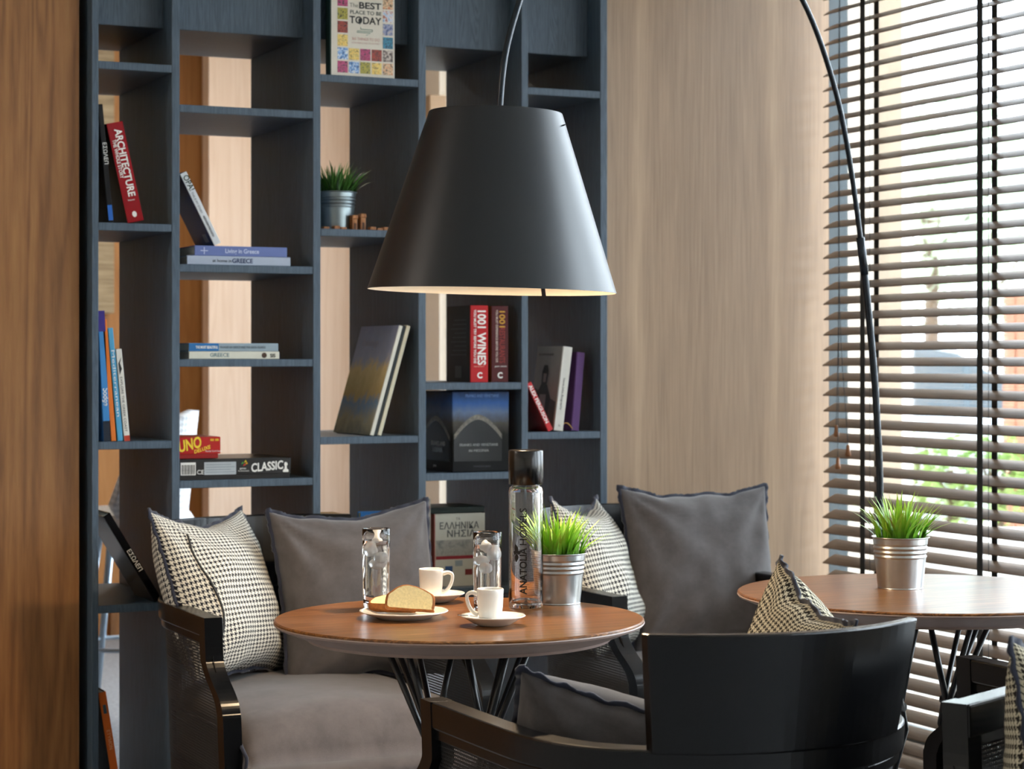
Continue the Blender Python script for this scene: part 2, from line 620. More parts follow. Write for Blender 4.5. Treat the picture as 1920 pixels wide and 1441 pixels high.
# left column
b = book('thin black book with white spine lettering beside the red architecture book', 1.366, 1.590, .0135, .302, .22, C('0c0d10', .3), lean=-5.5)
spine_text(b, 'ΕΣΩΛΕΠ', .205, .014, 'white', .004)
obj('spine_band', bx(.001, .0125, -.0005, .001, .006, .045), C('2a63b5'), b)
b = book('thick red book lettered ARCHITECTURE leaning beside a thin black book', 1.416, 1.590, .043, .258, .185, C('8d0f18', .25), C('17181b', .25), lean=-12.5)
spine_text(b, 'ARCHITECTURE', .240, .026, 'white', .017, .0006, .175)
spine_text(b, 'THE WHOLE STORY', .215, .013, 'white', .006, .0002, .10)
letter(b, 'Thames', .006, 'white', (.012, -.0004, .055))
obj('emblem', prism([(.022 + .006 * math.cos(a * .785), .02 + .008 * math.sin(a * .785)) for a in range(8)], 1, -.0006, 0), 'white', b)
b = book('tall blue book with purple top and navy foot beside the orange book', 1.3535, 1.033, .018, .333, .20, C('3f86c4'), lean=-2.7,
         bands=[(.28, .333, C('3a2f7d')), (0, .052, C('1c2430'))])
spine_text(b, 'εδρος', .09, .016, 'white', .013, .0003, up=True)
b = book('thin orange book standing between two blue books', 1.3735, 1.033, .0125, .312, .20, C('d9742c'), lean=-4.6)
b = book('light blue book with white handwriting beside the slim white book', 1.390, 1.033, .0135, .290, .20, C('4f9cc4'), lean=-5.2)
spine_text(b, 'Mediterranean', .235, .011, 'white', .004, 0, .17)
b = book('slim white book with red foot leaning on the light blue book', 1.407, 1.033, .015, .236, .18, C('dcd9d0'), lean=-5.4, bands=[(0, .014, C('b8402c'))])
spine_text(b, 'EXPLORE THE GREEK COAST', .165, .008, 'print', .004, 0, .14)
obj('emblem', prism([(.004, .17), (.011, .185), (.007, .2), (.012, .215), (.003, .2)], 1, -.0006, 0), 'print', b)
b = book('glossy black book leaning steeply on the low shelf behind the armchair', 1.487, .617, .020, .262, .20, C('0b0c0f', .15), C('24272b', .12), lean=-31)
spine_text(b, 'ΕΣΩΛΕΠ', .155, .016, 'white', .006)
b = book('orange book leaning on the bottom shelf near the floor', 1.389, .080, .020, .318, .20, C('d0682a'), C('1c1c20'), lean=-9)
spine_text(b, 'ΕΤΥΜΟΝ', .22, .012, C('e8b48a'), .006)
obj('spine_band', bx(.006, .014, -.0005, .001, .262, .285), C('3f5a66'), b)

# second column
b = lying('pale grey lying book lettered at home in GREECE under the lavender one', 1.572, 1.488, .0235, .282, .24, C('a9b3c4'))
letter(b, 'at home in', .012, 'print', (.0075, -.0004, .214), (0, 0, -1), (1, 0, 0))
letter(b, 'GREECE', .016, C('1d2d55'), (.0065, -.0004, .161), (0, 0, -1), (1, 0, 0), .0004)
b = lying('lavender blue lying book lettered Living in Greece', 1.592, 1.5117, .026, .252, .22, C('6776ab'))
letter(b, 'Living in Greece', .016, C('c3cbe4'), (.008, -.0004, .17), (0, 0, -1), (1, 0, 0), .0003, 'LEFT', .092)
obj('emblem', bx(.004, .022, -.0006, 0, .225, .227), C('c3cbe4'), b)
obj('emblem', bx(.012, .014, -.0006, 0, .216, .236), C('c3cbe4'), b)
b = book('blue book with white spine leaning on two lying books', 1.646, 1.538, .019, .205, .16, C('d3d7db'), C('163463', .3), lean=-27)
spine_text(b, 'OPA!', .197, .022, C('233a2e'), .004, .0003, .042)
spine_text(b, 'THIS IS MY STORY', .150, .008, C('4d5a62'), .005, 0, .06)
spine_text(b, 'ALEXANDRA PASCALIDOU', .082, .0075, 'print', .006, .0002, .06)
obj('barcode_label', bx(-.0006, .001, .03, .06, .012, .035), C('8a93a3'), b)
b = lying('cream lying book lettered GREECE under the teal and grey one', 1.577, 1.243, .020, .246, .21, C('d6d4c4'))
letter(b, 'GREECE', .014, C('5b7c86'), (.006, -.0004, .190), (0, 0, -1), (1, 0, 0), .0001, 'LEFT', .052)
obj('emblem', lathe([(.007, 0), (.007, .0006), (0, .0006)], 16), C('4a3426'), b).matrix_local = basis((0, 0, -1), (1, 0, 0), (.010, -.0002, .042))
letter(b, 'SIS', .013, 'print', (.005, -.0004, .026), (0, 0, -1), (1, 0, 0), .0003)
b = lying('teal and grey lying book on top of the cream GREECE book', 1.577, 1.2635, .021, .243, .21, C('93a3ad'), bands=[(.163, .243, C('2d6ea8'))])
letter(b, 'THE MOST BEAUTIFUL', .0095, 'white', (.007, -.0007, .225), (0, 0, -1), (1, 0, 0), .0003, 'LEFT', .06)
letter(b, 'VILLAGES OF GREECE AND THE GREEK ISLANDS', .0085, C('46535c'), (.0075, -.0004, .160), (0, 0, -1), (1, 0, 0), 0, 'LEFT', .125)
# game boxes
g = thing('board_game_box', 'long black board game box lettered CLASSIC under the red card game box', 'game box', (1.552, SV + .012, .929))
obj('tray', bx(0, .300, .001, .26, 0, .042), C('211f1e'), g, bevel=.001)
lid = obj('lid', bx(-.001, .302, 0, .262, .012, .0545), C('262423', .3), g, bevel=.0015)
letter(lid, 'CLASSIC', .031, 'white', (.193, -.0005, .018), bold=.0008, fit=.088, xd=(1, 0, .08))
obj('white_label', bx(.003, .043, -.0006, 0, .013, .046), 'white', lid)
for i in range(13):
    obj('bar', bx(.006 + i * .0027, .006 + i * .0027 + (.0012 if i % 3 else .0018), -.0009, -.0005, .015, .040), 'print', lid)
letter(lid, 'CE', .016, 'white', (.046, -.0005, .015))
obj('grey_label', bx(.066, .152, -.0006, 0, .013, .046), C('aab0b4'), lid)
for i in range(4):
    obj('text_line', bx(.070, .148 - .01 * (i % 2), -.0009, -.0005, .019 + i * .0065, .0205 + i * .0065), C('7d868c'), lid)
for dx, dz, cc in ((0, 0, 'c8352b'), (.006, .004, 'e3a21f'), (-.005, .005, '3f8f3a'), (.003, .009, 'd8c21f')):
    obj('emblem', prism([(.171 + dx, .034 + dz), (.178 + dx, .036 + dz), (.175 + dx, .041 + dz)], 1, -.0007, 0), C(cc), lid)
letter(lid, 'games', .007, 'white', (.162, -.0005, .026))
letter(lid, 'for all the family', .0045, 'white', (.158, -.0005, .020))
obj('pawn', prism([(.281, .016), (.296, .016), (.296, .022), (.292, .024), (.291, .032), (.294, .036), (.291, .042), (.286, .042), (.284, .036), (.286, .032), (.285, .024), (.281, .022)], 1, -.0007, 0), 'white', lid)
g = thing('card_game_box', 'red card game box with yellow lettering on the black board game box', 'game box', (1.5515, SV + .02, .9845))
obj('tray', bx(0, .107, .001, .17, 0, .020), C('8f1410'), g, bevel=.001)
lid = obj('lid', bx(-.001, .113, 0, .172, .012, .056), C('b51a14', .3), g, bevel=.0015)
letter(lid, 'UNO', .040, C('f2cf3a'), (.001, -.0005, .017), (1, 0, .22), (-.1, 0, 1), .0012, 'LEFT', .062)
letter(lid, 'DELUXE', .013, C('f2cf3a'), (.042, -.0005, .013), (1, 0, .30), (-.1, 0, 1), .0003, 'LEFT', .045)
letter(lid, 'Family Card Game', .006, 'white', (.072, -.0005, .017))
for q in (0, .013):
    obj('emblem', bx(.085 + q, .095 + q, -.0007, 0, .045, .051), C('d8a92a'), lid)

# third column: cover-out travel book with its grid of small pictures
b = thing('picture_book', 'cream cover-out book lettered BEST PLACE TO BE TODAY with picture tiles', 'book', (1.968, SV + .012, 2.000))
obj('cover', bx(0, .182, 0, .003, 0, .255), C('d6d0c3', .35), b, bevel=.001)
obj('pages', bx(.003, .180, .003, .031, .003, .252), 'paper', b)
obj('cover', bx(0, .182, .031, .034, 0, .255), C('d6d0c3', .35), b)
obj('spine', bx(-.003, 0, 0, .034, 0, .255), C('28403a'), b)
TX = .096
letter(b, 'The', .016, C('6a6a62'), (.052, -.0004, .186))
letter(b, 'BEST', .024, 'print', (.078, -.0004, .184), bold=.0006, fit=.064)
letter(b, 'PLACE TO BE', .014, C('34403c'), (.053, -.0004, .168), bold=.0002, fit=.090)
letter(b, 'TODAY', .027, 'print', (.052, -.0004, .143), bold=.0006, fit=.092)
obj('pin', prism([(.082, .140), (.087, .150), (.085, .157), (.079, .157), (.077, .150)], 1, -.0008, 0), 'print', b)
obj('route', tube([(.084, -.0006, .134), (.084, -.0006, .128), (.118, -.0006, .128), (.118, -.0006, .123), (.074, -.0006, .123), (.074, -.0006, .119), (.112, -.0006, .119), (.1, -.0006, .112)], .0008, 5), C('5d8a80'), b)
letter(b, '365 THINGS TO DO', .011, C('b98a84'), (.058, -.0004, .098), fit=.080)
letter(b, '& THE PERFECT DAY TO DO THEM', .006, C('c3a49c'), (.058, -.0004, .089), fit=.080)
TM = [blotch('tile_%d' % i, ['1a181a'] + cs + ['3a3638'], 130) for i, cs in enumerate([['7a1f3a', 'c2447a', '2a1a2a'], ['8fb4d8', 'd8d8dc', 'a5563a'], ['3a3a18', 'b5a83a', '55602a'], ['2c3a66', '8a94b8', 'c2b4a8'], ['551a18', 'a83a24', '2a1410'], ['1a3a5c', '2f8aa8', '18242e'], ['d8a83a', 'ead27a', '7a5a1a'], ['24242a', '8a7a72', 'd8ccc0'], ['2a4f8a', '6fa0d8', 'e8ece8'], ['b85a2a', 'e8c8a0', '4a2a1a']])]
tiles = [(0, r) for r in range(7)] + [(4, r) for r in range(7)] + [(c, r) for c in (1, 2, 3) for r in (0, 1)]
for i, (c, r) in enumerate(tiles):
    obj('picture_tile', bx(.018 + c * .0325, .047 + c * .0325, -.0006, 0, .009 + r * .0355, .040 + r * .0355), TM[(i * 7 + r) % 10], b)

# three thin art books leaning on the upright, the first with its painted cover to the room
paint = zbands('landscape_print', [(0, '6f7060'), (.14, 'a89c7c'), (.28, '6f90b0'), (.36, 'c2a060'), (.60, 'e0c084'), (.70, 'a8a8ba'), (1, '8a90aa')], 7, .34)
b = book('thin leaning art book with a painted landscape on its cover', 2.079, 1.036, .011, .308, .285, C('d8d4c6'), paint, lean=16, group=None)
letter(b, 'Paintings', .03, C('a8a0a8'), (-.0006, .24, .25), (0, -1, 0), (0, 0, 1), 0, 'LEFT', .12)
b = book('thin dark-spined art book between two pale ones', 2.0912, 1.036, .0085, .308, .285, C('23282a'), lean=16)
b = book('thin cream art book leaning against the upright', 2.1005, 1.036, .0115, .308, .285, C('cfc7ae'), lean=16)

# small wooden houses and bits beside the potted grass
def toy(label, x, y, w_, h, roof):
    r = thing('wooden_toy', label, 'toy', (x, y, 1.590), 0, 'small wooden toys beside the shelf plant')
    obj('body', bx(-w_ / 2, w_ / 2, -.012, .012, 0, h), 'blocktan', r, bevel=.001)
    if roof:
        obj('roof', prism([(-w_ * .62, h), (w_ * .62, h), (w_ * .5, h + .010), (-w_ * .5, h + .010)], 1, -.014, .014), 'blocktan', r, bevel=.001)
        obj('door', bx(-w_ * .2, w_ * .2, -.0128, -.011, .002, h * .6), C('4a2a14'), r)
toy('small upright wooden toy tower close to the metal pot', 2.040, SV + .035, .014, .030, True)
toy('slightly taller wooden toy tower away from the metal pot', 2.064, SV + .035, .015, .034, True)
for i, x in enumerate((1.955, 1.985, 2.004, 2.088, 2.108, 2.126)):
    toy('tiny flat wooden toy piece on the shelf edge by the pot', x, SV + .022, .016, .006 + .003 * (i % 2), False)

# fourth column
b = book('thick red book lettered 1001 WINES with black back cover', 2.3745, 1.179, .0535, .212, .165, C('b0181c', .5), C('0f1212', .4))
spine_text(b, '1001 WINES', .203, .034, 'white', .022, .0008, .150)
spine_text(b, "YOU MUST TRY BEFORE YOU DIE", .200, .010, 'white', .010, .0002, .148)
letter(b, 'C', .022, 'white', (.020, -.0004, .012), bold=.0008)
letter(b, 'NEIL BECKETT', .005, C('e8a090'), (.010, -.0004, .042))
obj('barcode_label', bx(-.0006, .001, .06, .105, .012, .045), C('3f4a48'), b)
for i in range(9):
    obj('text_line', bx(-.0006, .001, .03, .135 - .012 * (i % 3), .075 + i * .012, .0775 + i * .012), C('3a4442'), b)
b = book('thick maroon book lettered 1001 RESTAURANTS beside the red one', 2.438, 1.179, .051, .211, .165, C('4a1012', .5), C('8a4a1c'))
spine_text(b, '1001', .202, .024, C('c9932a'), .024, .0004, .045)
spine_text(b, 'RESTAURANTS', .152, .024, C('8a2a22'), .024, .0004, .098)
spine_text(b, 'YOU MUST EXPERIENCE BEFORE YOU DIE', .200, .009, C('cdb9ae'), .013, .0001, .145)
letter(b, 'C', .022, 'white', (.018, -.0004, .012), bold=.0008)
letter(b, 'JENNY LINFORD', .005, 'white', (.010, -.0004, .042))
# boxed history volume with arch pictures on spine side and front
skyp = zbands('arch_cover_print', [(0, '0b0c0e'), (.45, '14140f'), (.62, '4a4640'), (.74, '5b6b86'), (.86, '2f558e'), (1, '23304a')], 6, .16, rough=.45)
b = thing('history_book', 'large dark glossy book with stone bridge arch on its jacket', 'book', (2.320, SV + .014, .932))
obj('jacket', bx(0, .172, 0, .25, 0, .222), skyp, b, bevel=.003)
def arch(parent, w0, w1, base, rise, org, xd, nm):
    """pointed arch ring and its dark opening, as printed on the jacket"""
    n = 14
    out, inn = [], []
    for i in range(n + 1):
        t = i / n
        x = w0 + (w1 - w0) * t
        q = 1 - abs(2 * t - 1) ** 1.7
        out.append((x, base + rise * q + .014))
        inn.append((x, base + rise * q))
    m = basis(xd, (0, 0, 1), org)
    bm = bmesh.new()
    A = [bm.verts.new(m @ Vector((x, z, .0006))) for x, z in out]
    B = [bm.verts.new(m @ Vector((x, z, .0006))) for x, z in inn]
    for i in range(n):
        bm.faces.new((A[i], A[i + 1], B[i + 1], B[i]))
    obj('arch_ring', bm, nm, parent)
    bm = bmesh.new()
    D = [bm.verts.new(m @ Vector((x, z, .0005))) for x, z in inn] + [bm.verts.new(m @ Vector((w1, .03, .0005))), bm.verts.new(m @ Vector((w0, .03, .0005)))]
    bm.faces.new(D)
    obj('arch_opening', bm, C('0a0b0c', .18), parent)
stone_p = blotch('printed_stone', ['3d3830', '5d564a', '78705f'], 120)
arch(b, .006, .150, .090, .055, (0, 0, 0), (1, 0, 0), stone_p)
arch(b, .040, .235, .085, .055, (0, .25, 0), (0, -1, 0), stone_p)
letter(b, 'FRANKS AND VENETIANS', .010, C('9a9a98'), (.080, -.0009, .072), align='CENTER', fit=.115)
letter(b, 'IN MESSINIA', .010, C('9a9a98'), (.080, -.0009, .056), align='CENTER', fit=.060)
letter(b, 'FRANCESCA BALDI', .006, C('55555a'), (.090, -.0009, .014), align='CENTER')
letter(b, 'FRANKS AND VENETIANS', .012, C('5f7cae'), (.09, -.0009, .206), align='CENTER', fit=.1)
letter(b, 'FRANKS AND', .016, C('c8c8c6'), (-.0009, .145, .072), (0, -1, 0), (0, 0, 1), .0003)
letter(b, 'MESSINIA', .016, C('c8c8c6'), (-.0009, .135, .054), (0, -1, 0), (0, 0, 1), .0003)
letter(b, 'press', .010, C('c8c8c6'), (-.0009, .13, .012), (0, -1, 0), (0, 0, 1), .0003)
# low shelf
b = thing('island_guide', 'pale cover-out guide book lettered in Greek on the low shelf', 'book', (2.285, SV + .05, .617))
obj('cover', bx(0, .150, 0, .003, 0, .200), C('a9aaa0'), b)
obj('pages', bx(.003, .149, .003, .022, .003, .197), 'paper', b)
obj('cover', bx(0, .150, .022, .025, 0, .200), C('a9aaa0'), b)
obj('spine', bx(-.003, 0, 0, .025, 0, .200), C('7a3b36'), b)
letter(b, 'ΤΑ', .010, C('3d4348'), (.062, -.0004, .182))
letter(b, 'ΕΛΛΗΝΙΚΑ', .026, C('3d4348'), (.012, -.0004, .158), bold=.0003, fit=.118)
letter(b, 'ΝΗΣΙΑ', .026, C('3d4348'), (.034, -.0004, .136), bold=.0003, fit=.085)
obj('cover_picture', bx(.002, .148, -.0006, 0, .075, .128), blotch('island_print', ['50565a', '8a8a84', '6a6c68'], 40), b)
obj('cover_stripe', bx(.002, .148, -.0007, 0, .075, .084), C('7a2a30'), b)
for q, (x, z, cc) in enumerate(((.03, .04, '33507a'), (.09, .03, '6a3030'), (.115, .055, '51606a'), (.06, .055, '7d8a90'))):
    obj('cover_picture', bx(x, x + .022, -.0006, 0, z, z + .016), C(cc), b)
b = lying('flat dark book resting behind on the pale Greek guide', 2.245, .8185, .016, .19, .16, C('1b2420'), y=SV + .051)
b = book('narrow upright book with chequered spine left of the Greek guide', 2.2395, .617, .024, .245, .18, C('8f8a80'), y=SV + .03)
for i in range(7):
    obj('spine_band', bx(.003, .021, -.0005, .001, .03 + i * .03, .045 + i * .03), C('2a2624' if i % 2 else '7a2a2a'), b)
b = thing('blue_folder_book', 'blue cover-out book on the low shelf behind the grey cushion', 'book', (2.07, SV + .06, .617))
obj('cover', bx(0, .135, 0, .003, 0, .212), C('1f5f9c'), b)
obj('pages', bx(.003, .134, .003, .02, .003, .209), 'paper', b)
obj('cover', bx(0, .135, .02, .023, 0, .212), C('1f5f9c'), b)
b = thing('yellow_box', 'ochre card box on the low shelf under the small grass', 'box', (1.945, SV + .05, .617))
obj('carton', bx(0, .085, 0, .12, 0, .200), C('b58a3a'), b, bevel=.001)
obj('lid', bx(-.001, .086, -.001, .121, .185, .207), C('c0963f'), b, bevel=.001)

# fifth column
b = book('thin red book lettered FERGUSON leaning steeply on the upright', 2.612, 1.040, .016, .150, .14, C('bf2c30'), C('8f1d20'), lean=-27, y=SV + .010)
spine_text(b, 'ALEX FERGUSON', .142, .015, 'white', .003, .0004, .118)
b = book('pale grey book with dark photo of a reader on its side', 2.634, 1.040, .029, .238, .165, C('cfccc4', .35), C('9d978d', .35), lean=7.4, y=SV + .022)
spine_text(b, 'Steve Jobs Biography', .15, .008, 'print', .012, 0, .09)
letter(b, 'lb', .010, C('8a8a86'), (.012, -.0004, .012))
def cov(pts, m, off):
    bm = bmesh.new()
    bm.faces.new([bm.verts.new((-off, y, z)) for y, z in pts])
    return obj('cover_picture', bm, m, b)
cov([(.160, .002), (.010, .002), (.010, .08), (.16, .12)], C('45423e', .35), .0004)
cov([(.135, .03), (.055, .03), (.045, .09), (.075, .128), (.115, .128), (.145, .09)], C('17181a', .35), .0006)
cov([(.112, .12), (.078, .12), (.074, .165), (.084, .184), (.106, .184), (.116, .165)], C('121314', .35), .0007)
cov([(.104, .135), (.086, .135), (.085, .16), (.105, .16)], C('9a8a80', .35), .0009)
cov([(.115, .05), (.075, .05), (.075, .10), (.115, .10)], C('8d8a86', .35), .0010)
letter(b, 'the exclusive biography', .010, C('5d5a55'), (-.0008, .15, .212), (0, -1, 0), (0, 0, 1))
b = book('purple hardback with ribbon marker beside the pale grey book', 2.693, 1.040, .024, .222, .16, C('5c3a72', .45), lean=5, y=SV + .030)
obj('ribbon_marker', tube(spline([(.002, -.002, .006), (-.018, -.004, .020), (-.04, -.006, .010), (-.058, -.006, .001)], 6), .0014, 6), C('b58a4a'), b)

# ------------------------------------------------------------------ potted grass
def grass_mesh(seed, n, rad, hmin, hmax, lean, w_=.0045):
    rnd = random.Random(seed)
    bm = bmesh.new()
    uv = bm.loops.layers.uv.new('UVMap')
    for i in range(n):
        a = rnd.uniform(0, 2 * math.pi)
        r0 = rad * math.sqrt(rnd.random())
        p0 = Vector((r0 * math.cos(a), r0 * math.sin(a), 0))
        h = rnd.uniform(hmin, hmax) * (1 - .25 * r0 / rad)
        da = a + rnd.uniform(-.7, .7)
        ln = lean * (.25 + r0 / rad) * rnd.uniform(.4, 1.2)
        d = Vector((math.cos(da), math.sin(da), 0))
        side = Vector((-math.sin(da + rnd.uniform(-1.2, 1.2)), math.cos(da), 0)).normalized()
        ww = w_ * rnd.uniform(.7, 1.25)
        prev = None
        S = 5
        for k in range(S + 1):
            t = k / S
            c = p0 + d * (ln * t * t) + Vector((0, 0, h * (t - .12 * t * t * ln / .05)))
            wd = ww * (1 - t) ** .7 * (.6 + .8 * min(1, t * 3)) + .0002
            A = bm.verts.new(c - side * wd / 2)
            B = bm.verts.new(c + side * wd / 2)
            if prev:
                f = bm.faces.new((prev[0], prev[1], B, A))
                for lp, q in zip(f.loops, ((0, (k - 1) / S), (1, (k - 1) / S), (1, t), (0, t))):
                    lp[uv].uv = q
            prev = (A, B)
    return bm

def pot_plant(label, loc, sc, seed, zinc='zinc', gm='grass', n=140, lean=.05, hmax=.13):
    r = thing('potted_grass', label, 'potted plant', loc, 0, None)
    H, T, B = .108 * sc, .061 * sc, .047 * sc
    prof = [(0, .002), (B - .004, .002), (B, 0), (B + .001, .001)]
    for i in range(1, 72):
        t = i / 72
        rr = B + (T - .003 - B) * t
        if .60 < t < .86:
            rr += .0015 * math.sin((t - .60) / .26 * math.pi * 6)
        prof.append((rr, H * t))
    prof += [(T - .003, H * .985), (T, H * .99), (T + .0006, H), (T - .0012, H + .0008), (T - .004, H * .985), (T - .005, H * .9), (B + .004, H * .80)]
    obj('pot', lathe(prof, 56), zinc, r, smooth=True)
    obj('soil', lathe([(0, H * .86), (T - .0065, H * .85), (T - .007, H * .80)], 32), 'soil', r)
    g = obj('grass_blades', grass_mesh(seed, n, T * .82, hmax * .55, hmax, lean, .0072), gm, r, loc=(0, 0, H * .85))
    g['kind'] = 'stuff'
    return r
pot_plant('potted grass in dull metal pot on the bookcase shelf', (2.008, SV + .085, 1.590), .96, 3, 'zincdark', 'grassdk', 170, .05, .120)
pot_plant('small potted grass behind the ochre box on the low shelf', (1.995, SV + .33, .617), .95, 9, 'zincdark', 'grassdk', 120, .05, .16)

# ------------------------------------------------------------------ tables
TZ = .74
def table(label, x, y, rad, rot):
    t = thing('cafe_table', label, 'table', (x, y, 0), 0)
    top = obj('table_top', lathe([(0, TZ), (rad - .004, TZ), (rad - .001, TZ - .002), (rad - .001, TZ - .005)], 128), 'table', t)
    obj('bevelled_rim', lathe([(rad - .0015, TZ - .0045), (rad, TZ - .007), (rad - .003, TZ - .011), (rad - .062, TZ - .034), (rad - .066, TZ - .040), (0, TZ - .040)], 128), 'tedge', top)
    zt = TZ - .0405
    obj('hub_plate', lathe([(0, zt), (.05, zt), (.05, zt - .006), (0, zt - .006)], 24), 'blackmetal', t)
    for i in range(4):
        a = rot + i * math.pi / 2
        ca, sa = math.cos(a), math.sin(a)
        def P(r, tn, z):
            return (r * ca - tn * sa, r * sa + tn * ca, z)
        J = .075
        bm = bmesh.new()
        for sgn in (-1, 1):
            tube([P(.165, sgn * .030, zt), P(J, sgn * .008, .50), P(.06, sgn * .006, .45), P(.26, sgn * .012, .008)], .0062, 10, bm)
        tube([P(.012, 0, zt), P(J - .004, 0, .50)], .0062, 10, bm)
        lg = obj('wire_leg', bm, 'blackmetal', t, smooth=True)
        bm = bmesh.new()
        bmesh.ops.create_uvsphere(bm, u_segments=12, v_segments=8, radius=.014, matrix=Matrix.Translation(P(.262, 0, .012)))
        obj('foot', bm, 'blackmetal', lg, smooth=True)
        obj('joint', tube([P(J, -.014, .50), P(J, .014, .50)], .0095, 10), 'blackmetal', lg)
    return t
T1 = (1.661, 3.804)
T2 = (2.752, 3.80)
table('round walnut table set with coffee cups, glasses and cake', T1[0], T1[1], .360, R(20))
table('round walnut table by the blinds with one potted grass on it', T2[0], T2[1], .40, R(12))

# ------------------------------------------------------------------ armchairs
HALF = [(-.34, .35), (-.34, .22), (-.34, .08), (-.335, -.04), (-.305, -.145), (-.240, -.225), (-.13, -.295), (0, -.322)]
OUT = [Vector((p[0], p[1], 0)) for p in HALF] + [Vector((-p[0], p[1], 0)) for p in HALF[-2::-1]]
PATH = spline(OUT, 6)
def chair_pt(i, off, z):
    a = PATH[max(i - 1, 0)]
    b = PATH[min(i + 1, len(PATH) - 1)]
    t = (b - a).normalized()
    nrm = Vector((-t.y, t.x, 0))
    p = PATH[i] + nrm * off
    dz = .66 - z
    return Vector((p.x * (1 - .10 * dz), p.y * (1 - .30 * dz) if p.y < 0 else p.y, z))
def sweep(o0, o1, z0, z1, i0=0, i1=None, zf=None):
    i1 = len(PATH) - 1 if i1 is None else i1
    bm = bmesh.new()
    rings = []
    for i in range(i0, i1 + 1):
        a, b = (z0, z1) if zf is None else zf(i)
        rings.append([bm.verts.new(chair_pt(i, o, z)) for o, z in ((o0, a), (o1, a), (o1, b), (o0, b))])
    for p, q in zip(rings, rings[1:]):
        for k in range(4):
            bm.faces.new((p[k], p[(k + 1) % 4], q[(k + 1) % 4], q[k]))
    bm.faces.new(rings[0][::-1])
    bm.faces.new(rings[-1])
    return bm
ALEN = [0]
for a, b in zip(PATH, PATH[1:]):
    ALEN.append(ALEN[-1] + (b - a).length)
def cane_mesh():
    bm = bmesh.new()
    uv = bm.loops.layers.uv.new('UVMap')
    zs = [.13 + .05 * k for k in range(10)] + [.620]
    n = len(PATH)
    g = [[bm.verts.new(chair_pt(i, .016, z)) for z in zs] for i in range(n)]
    def quad(vs, us):
        f = bm.faces.new(vs)
        for lp, q in zip(f.loops, us):
            lp[uv].uv = q
    for i in range(n - 1):
        for k in range(len(zs) - 1):
            quad((g[i][k], g[i + 1][k], g[i + 1][k + 1], g[i][k + 1]), ((ALEN[i], zs[k]), (ALEN[i + 1], zs[k]), (ALEN[i + 1], zs[k + 1]), (ALEN[i], zs[k + 1])))
    for sgn, i in ((-1, 0), (1, n - 1)):         # forward of the arm, down to the splayed post
        for k in range(len(zs) - 1):
            def yf(z):
                return .35 if z > .575 else (.35 + .12 * min(1, (.575 - z) / .09)) - .03
            if zs[k] > .56:
                continue
            p, q = g[i][k], g[i][k + 1]
            r_ = bm.verts.new((p.co.x, yf(zs[k]), zs[k]))
            s_ = bm.verts.new((q.co.x, yf(zs[k + 1]), zs[k + 1]))
            quad((p, r_, s_, q), ((p.co.y, zs[k]), (yf(zs[k]), zs[k]), (yf(zs[k + 1]), zs[k + 1]), (q.co.y, zs[k + 1])))
    return bm
POSTF = [(.352, .6605), (.352, .575), (.358, .555), (.385, .530), (.430, .502), (.455, .482), (.466, .460), (.470, .43), (.470, .20), (.462, 0)]
_pf = spline([(0, y, z) for y, z in POSTF], 4)
POSTF = [(p.y, p.z) for p in _pf]
def post_mesh(sgn):
    bm = bmesh.new()
    A = []
    for j, (y, z) in enumerate(POSTF):
        x1 = sgn * .3415 * (1 - .10 * (.66 - z))
        x0 = x1 - sgn * .042
        th = .044 + .006 * math.exp(-((z - .505) / .03) ** 2) - .012 * max(0, 1 - z / .2)
        A.append([bm.verts.new(p) for p in ((x0, y, z), (x1, y, z), (x1, y - th, z), (x0, y - th, z))])
    for p, q in zip(A, A[1:]):
        for k in range(4):
            bm.faces.new((p[k], p[(k + 1) % 4], q[(k + 1) % 4], q[k]))
    bm.faces.new(A[0])
    bm.faces.new(A[-1][::-1])
    return bm
def back_mesh():
    """curved back board standing on the rail, flaring to the top"""
    bm = bmesh.new()
    n = 24
    rows = []
    for k in range(5):
        t = k / 4
        z = .655 + t * .182
        hw = .218 + .022 * t
        row = []
        for i in range(n + 1):
            s = -1 + 2 * i / n
            x = hw * s
            y = -.300 + .078 * s * s * (hw / .236) - .030 * t
            row.append((bm.verts.new((x, y, z)), bm.verts.new((x, y - .024, z))))
        rows.append(row)
    for r0, r1 in zip(rows, rows[1:]):
        for i in range(n):
            for q in (0, 1):
                bm.faces.new((r0[i][q], r0[i + 1][q], r1[i + 1][q], r1[i][q]))
        for i in (0, n):
            bm.faces.new((r0[i][0], r0[i][1], r1[i][1], r1[i][0]))
    for row in (rows[0], rows[-1]):
        for i in range(n):
            bm.faces.new((row[i][0], row[i + 1][0], row[i + 1][1], row[i][1]))
    return bm
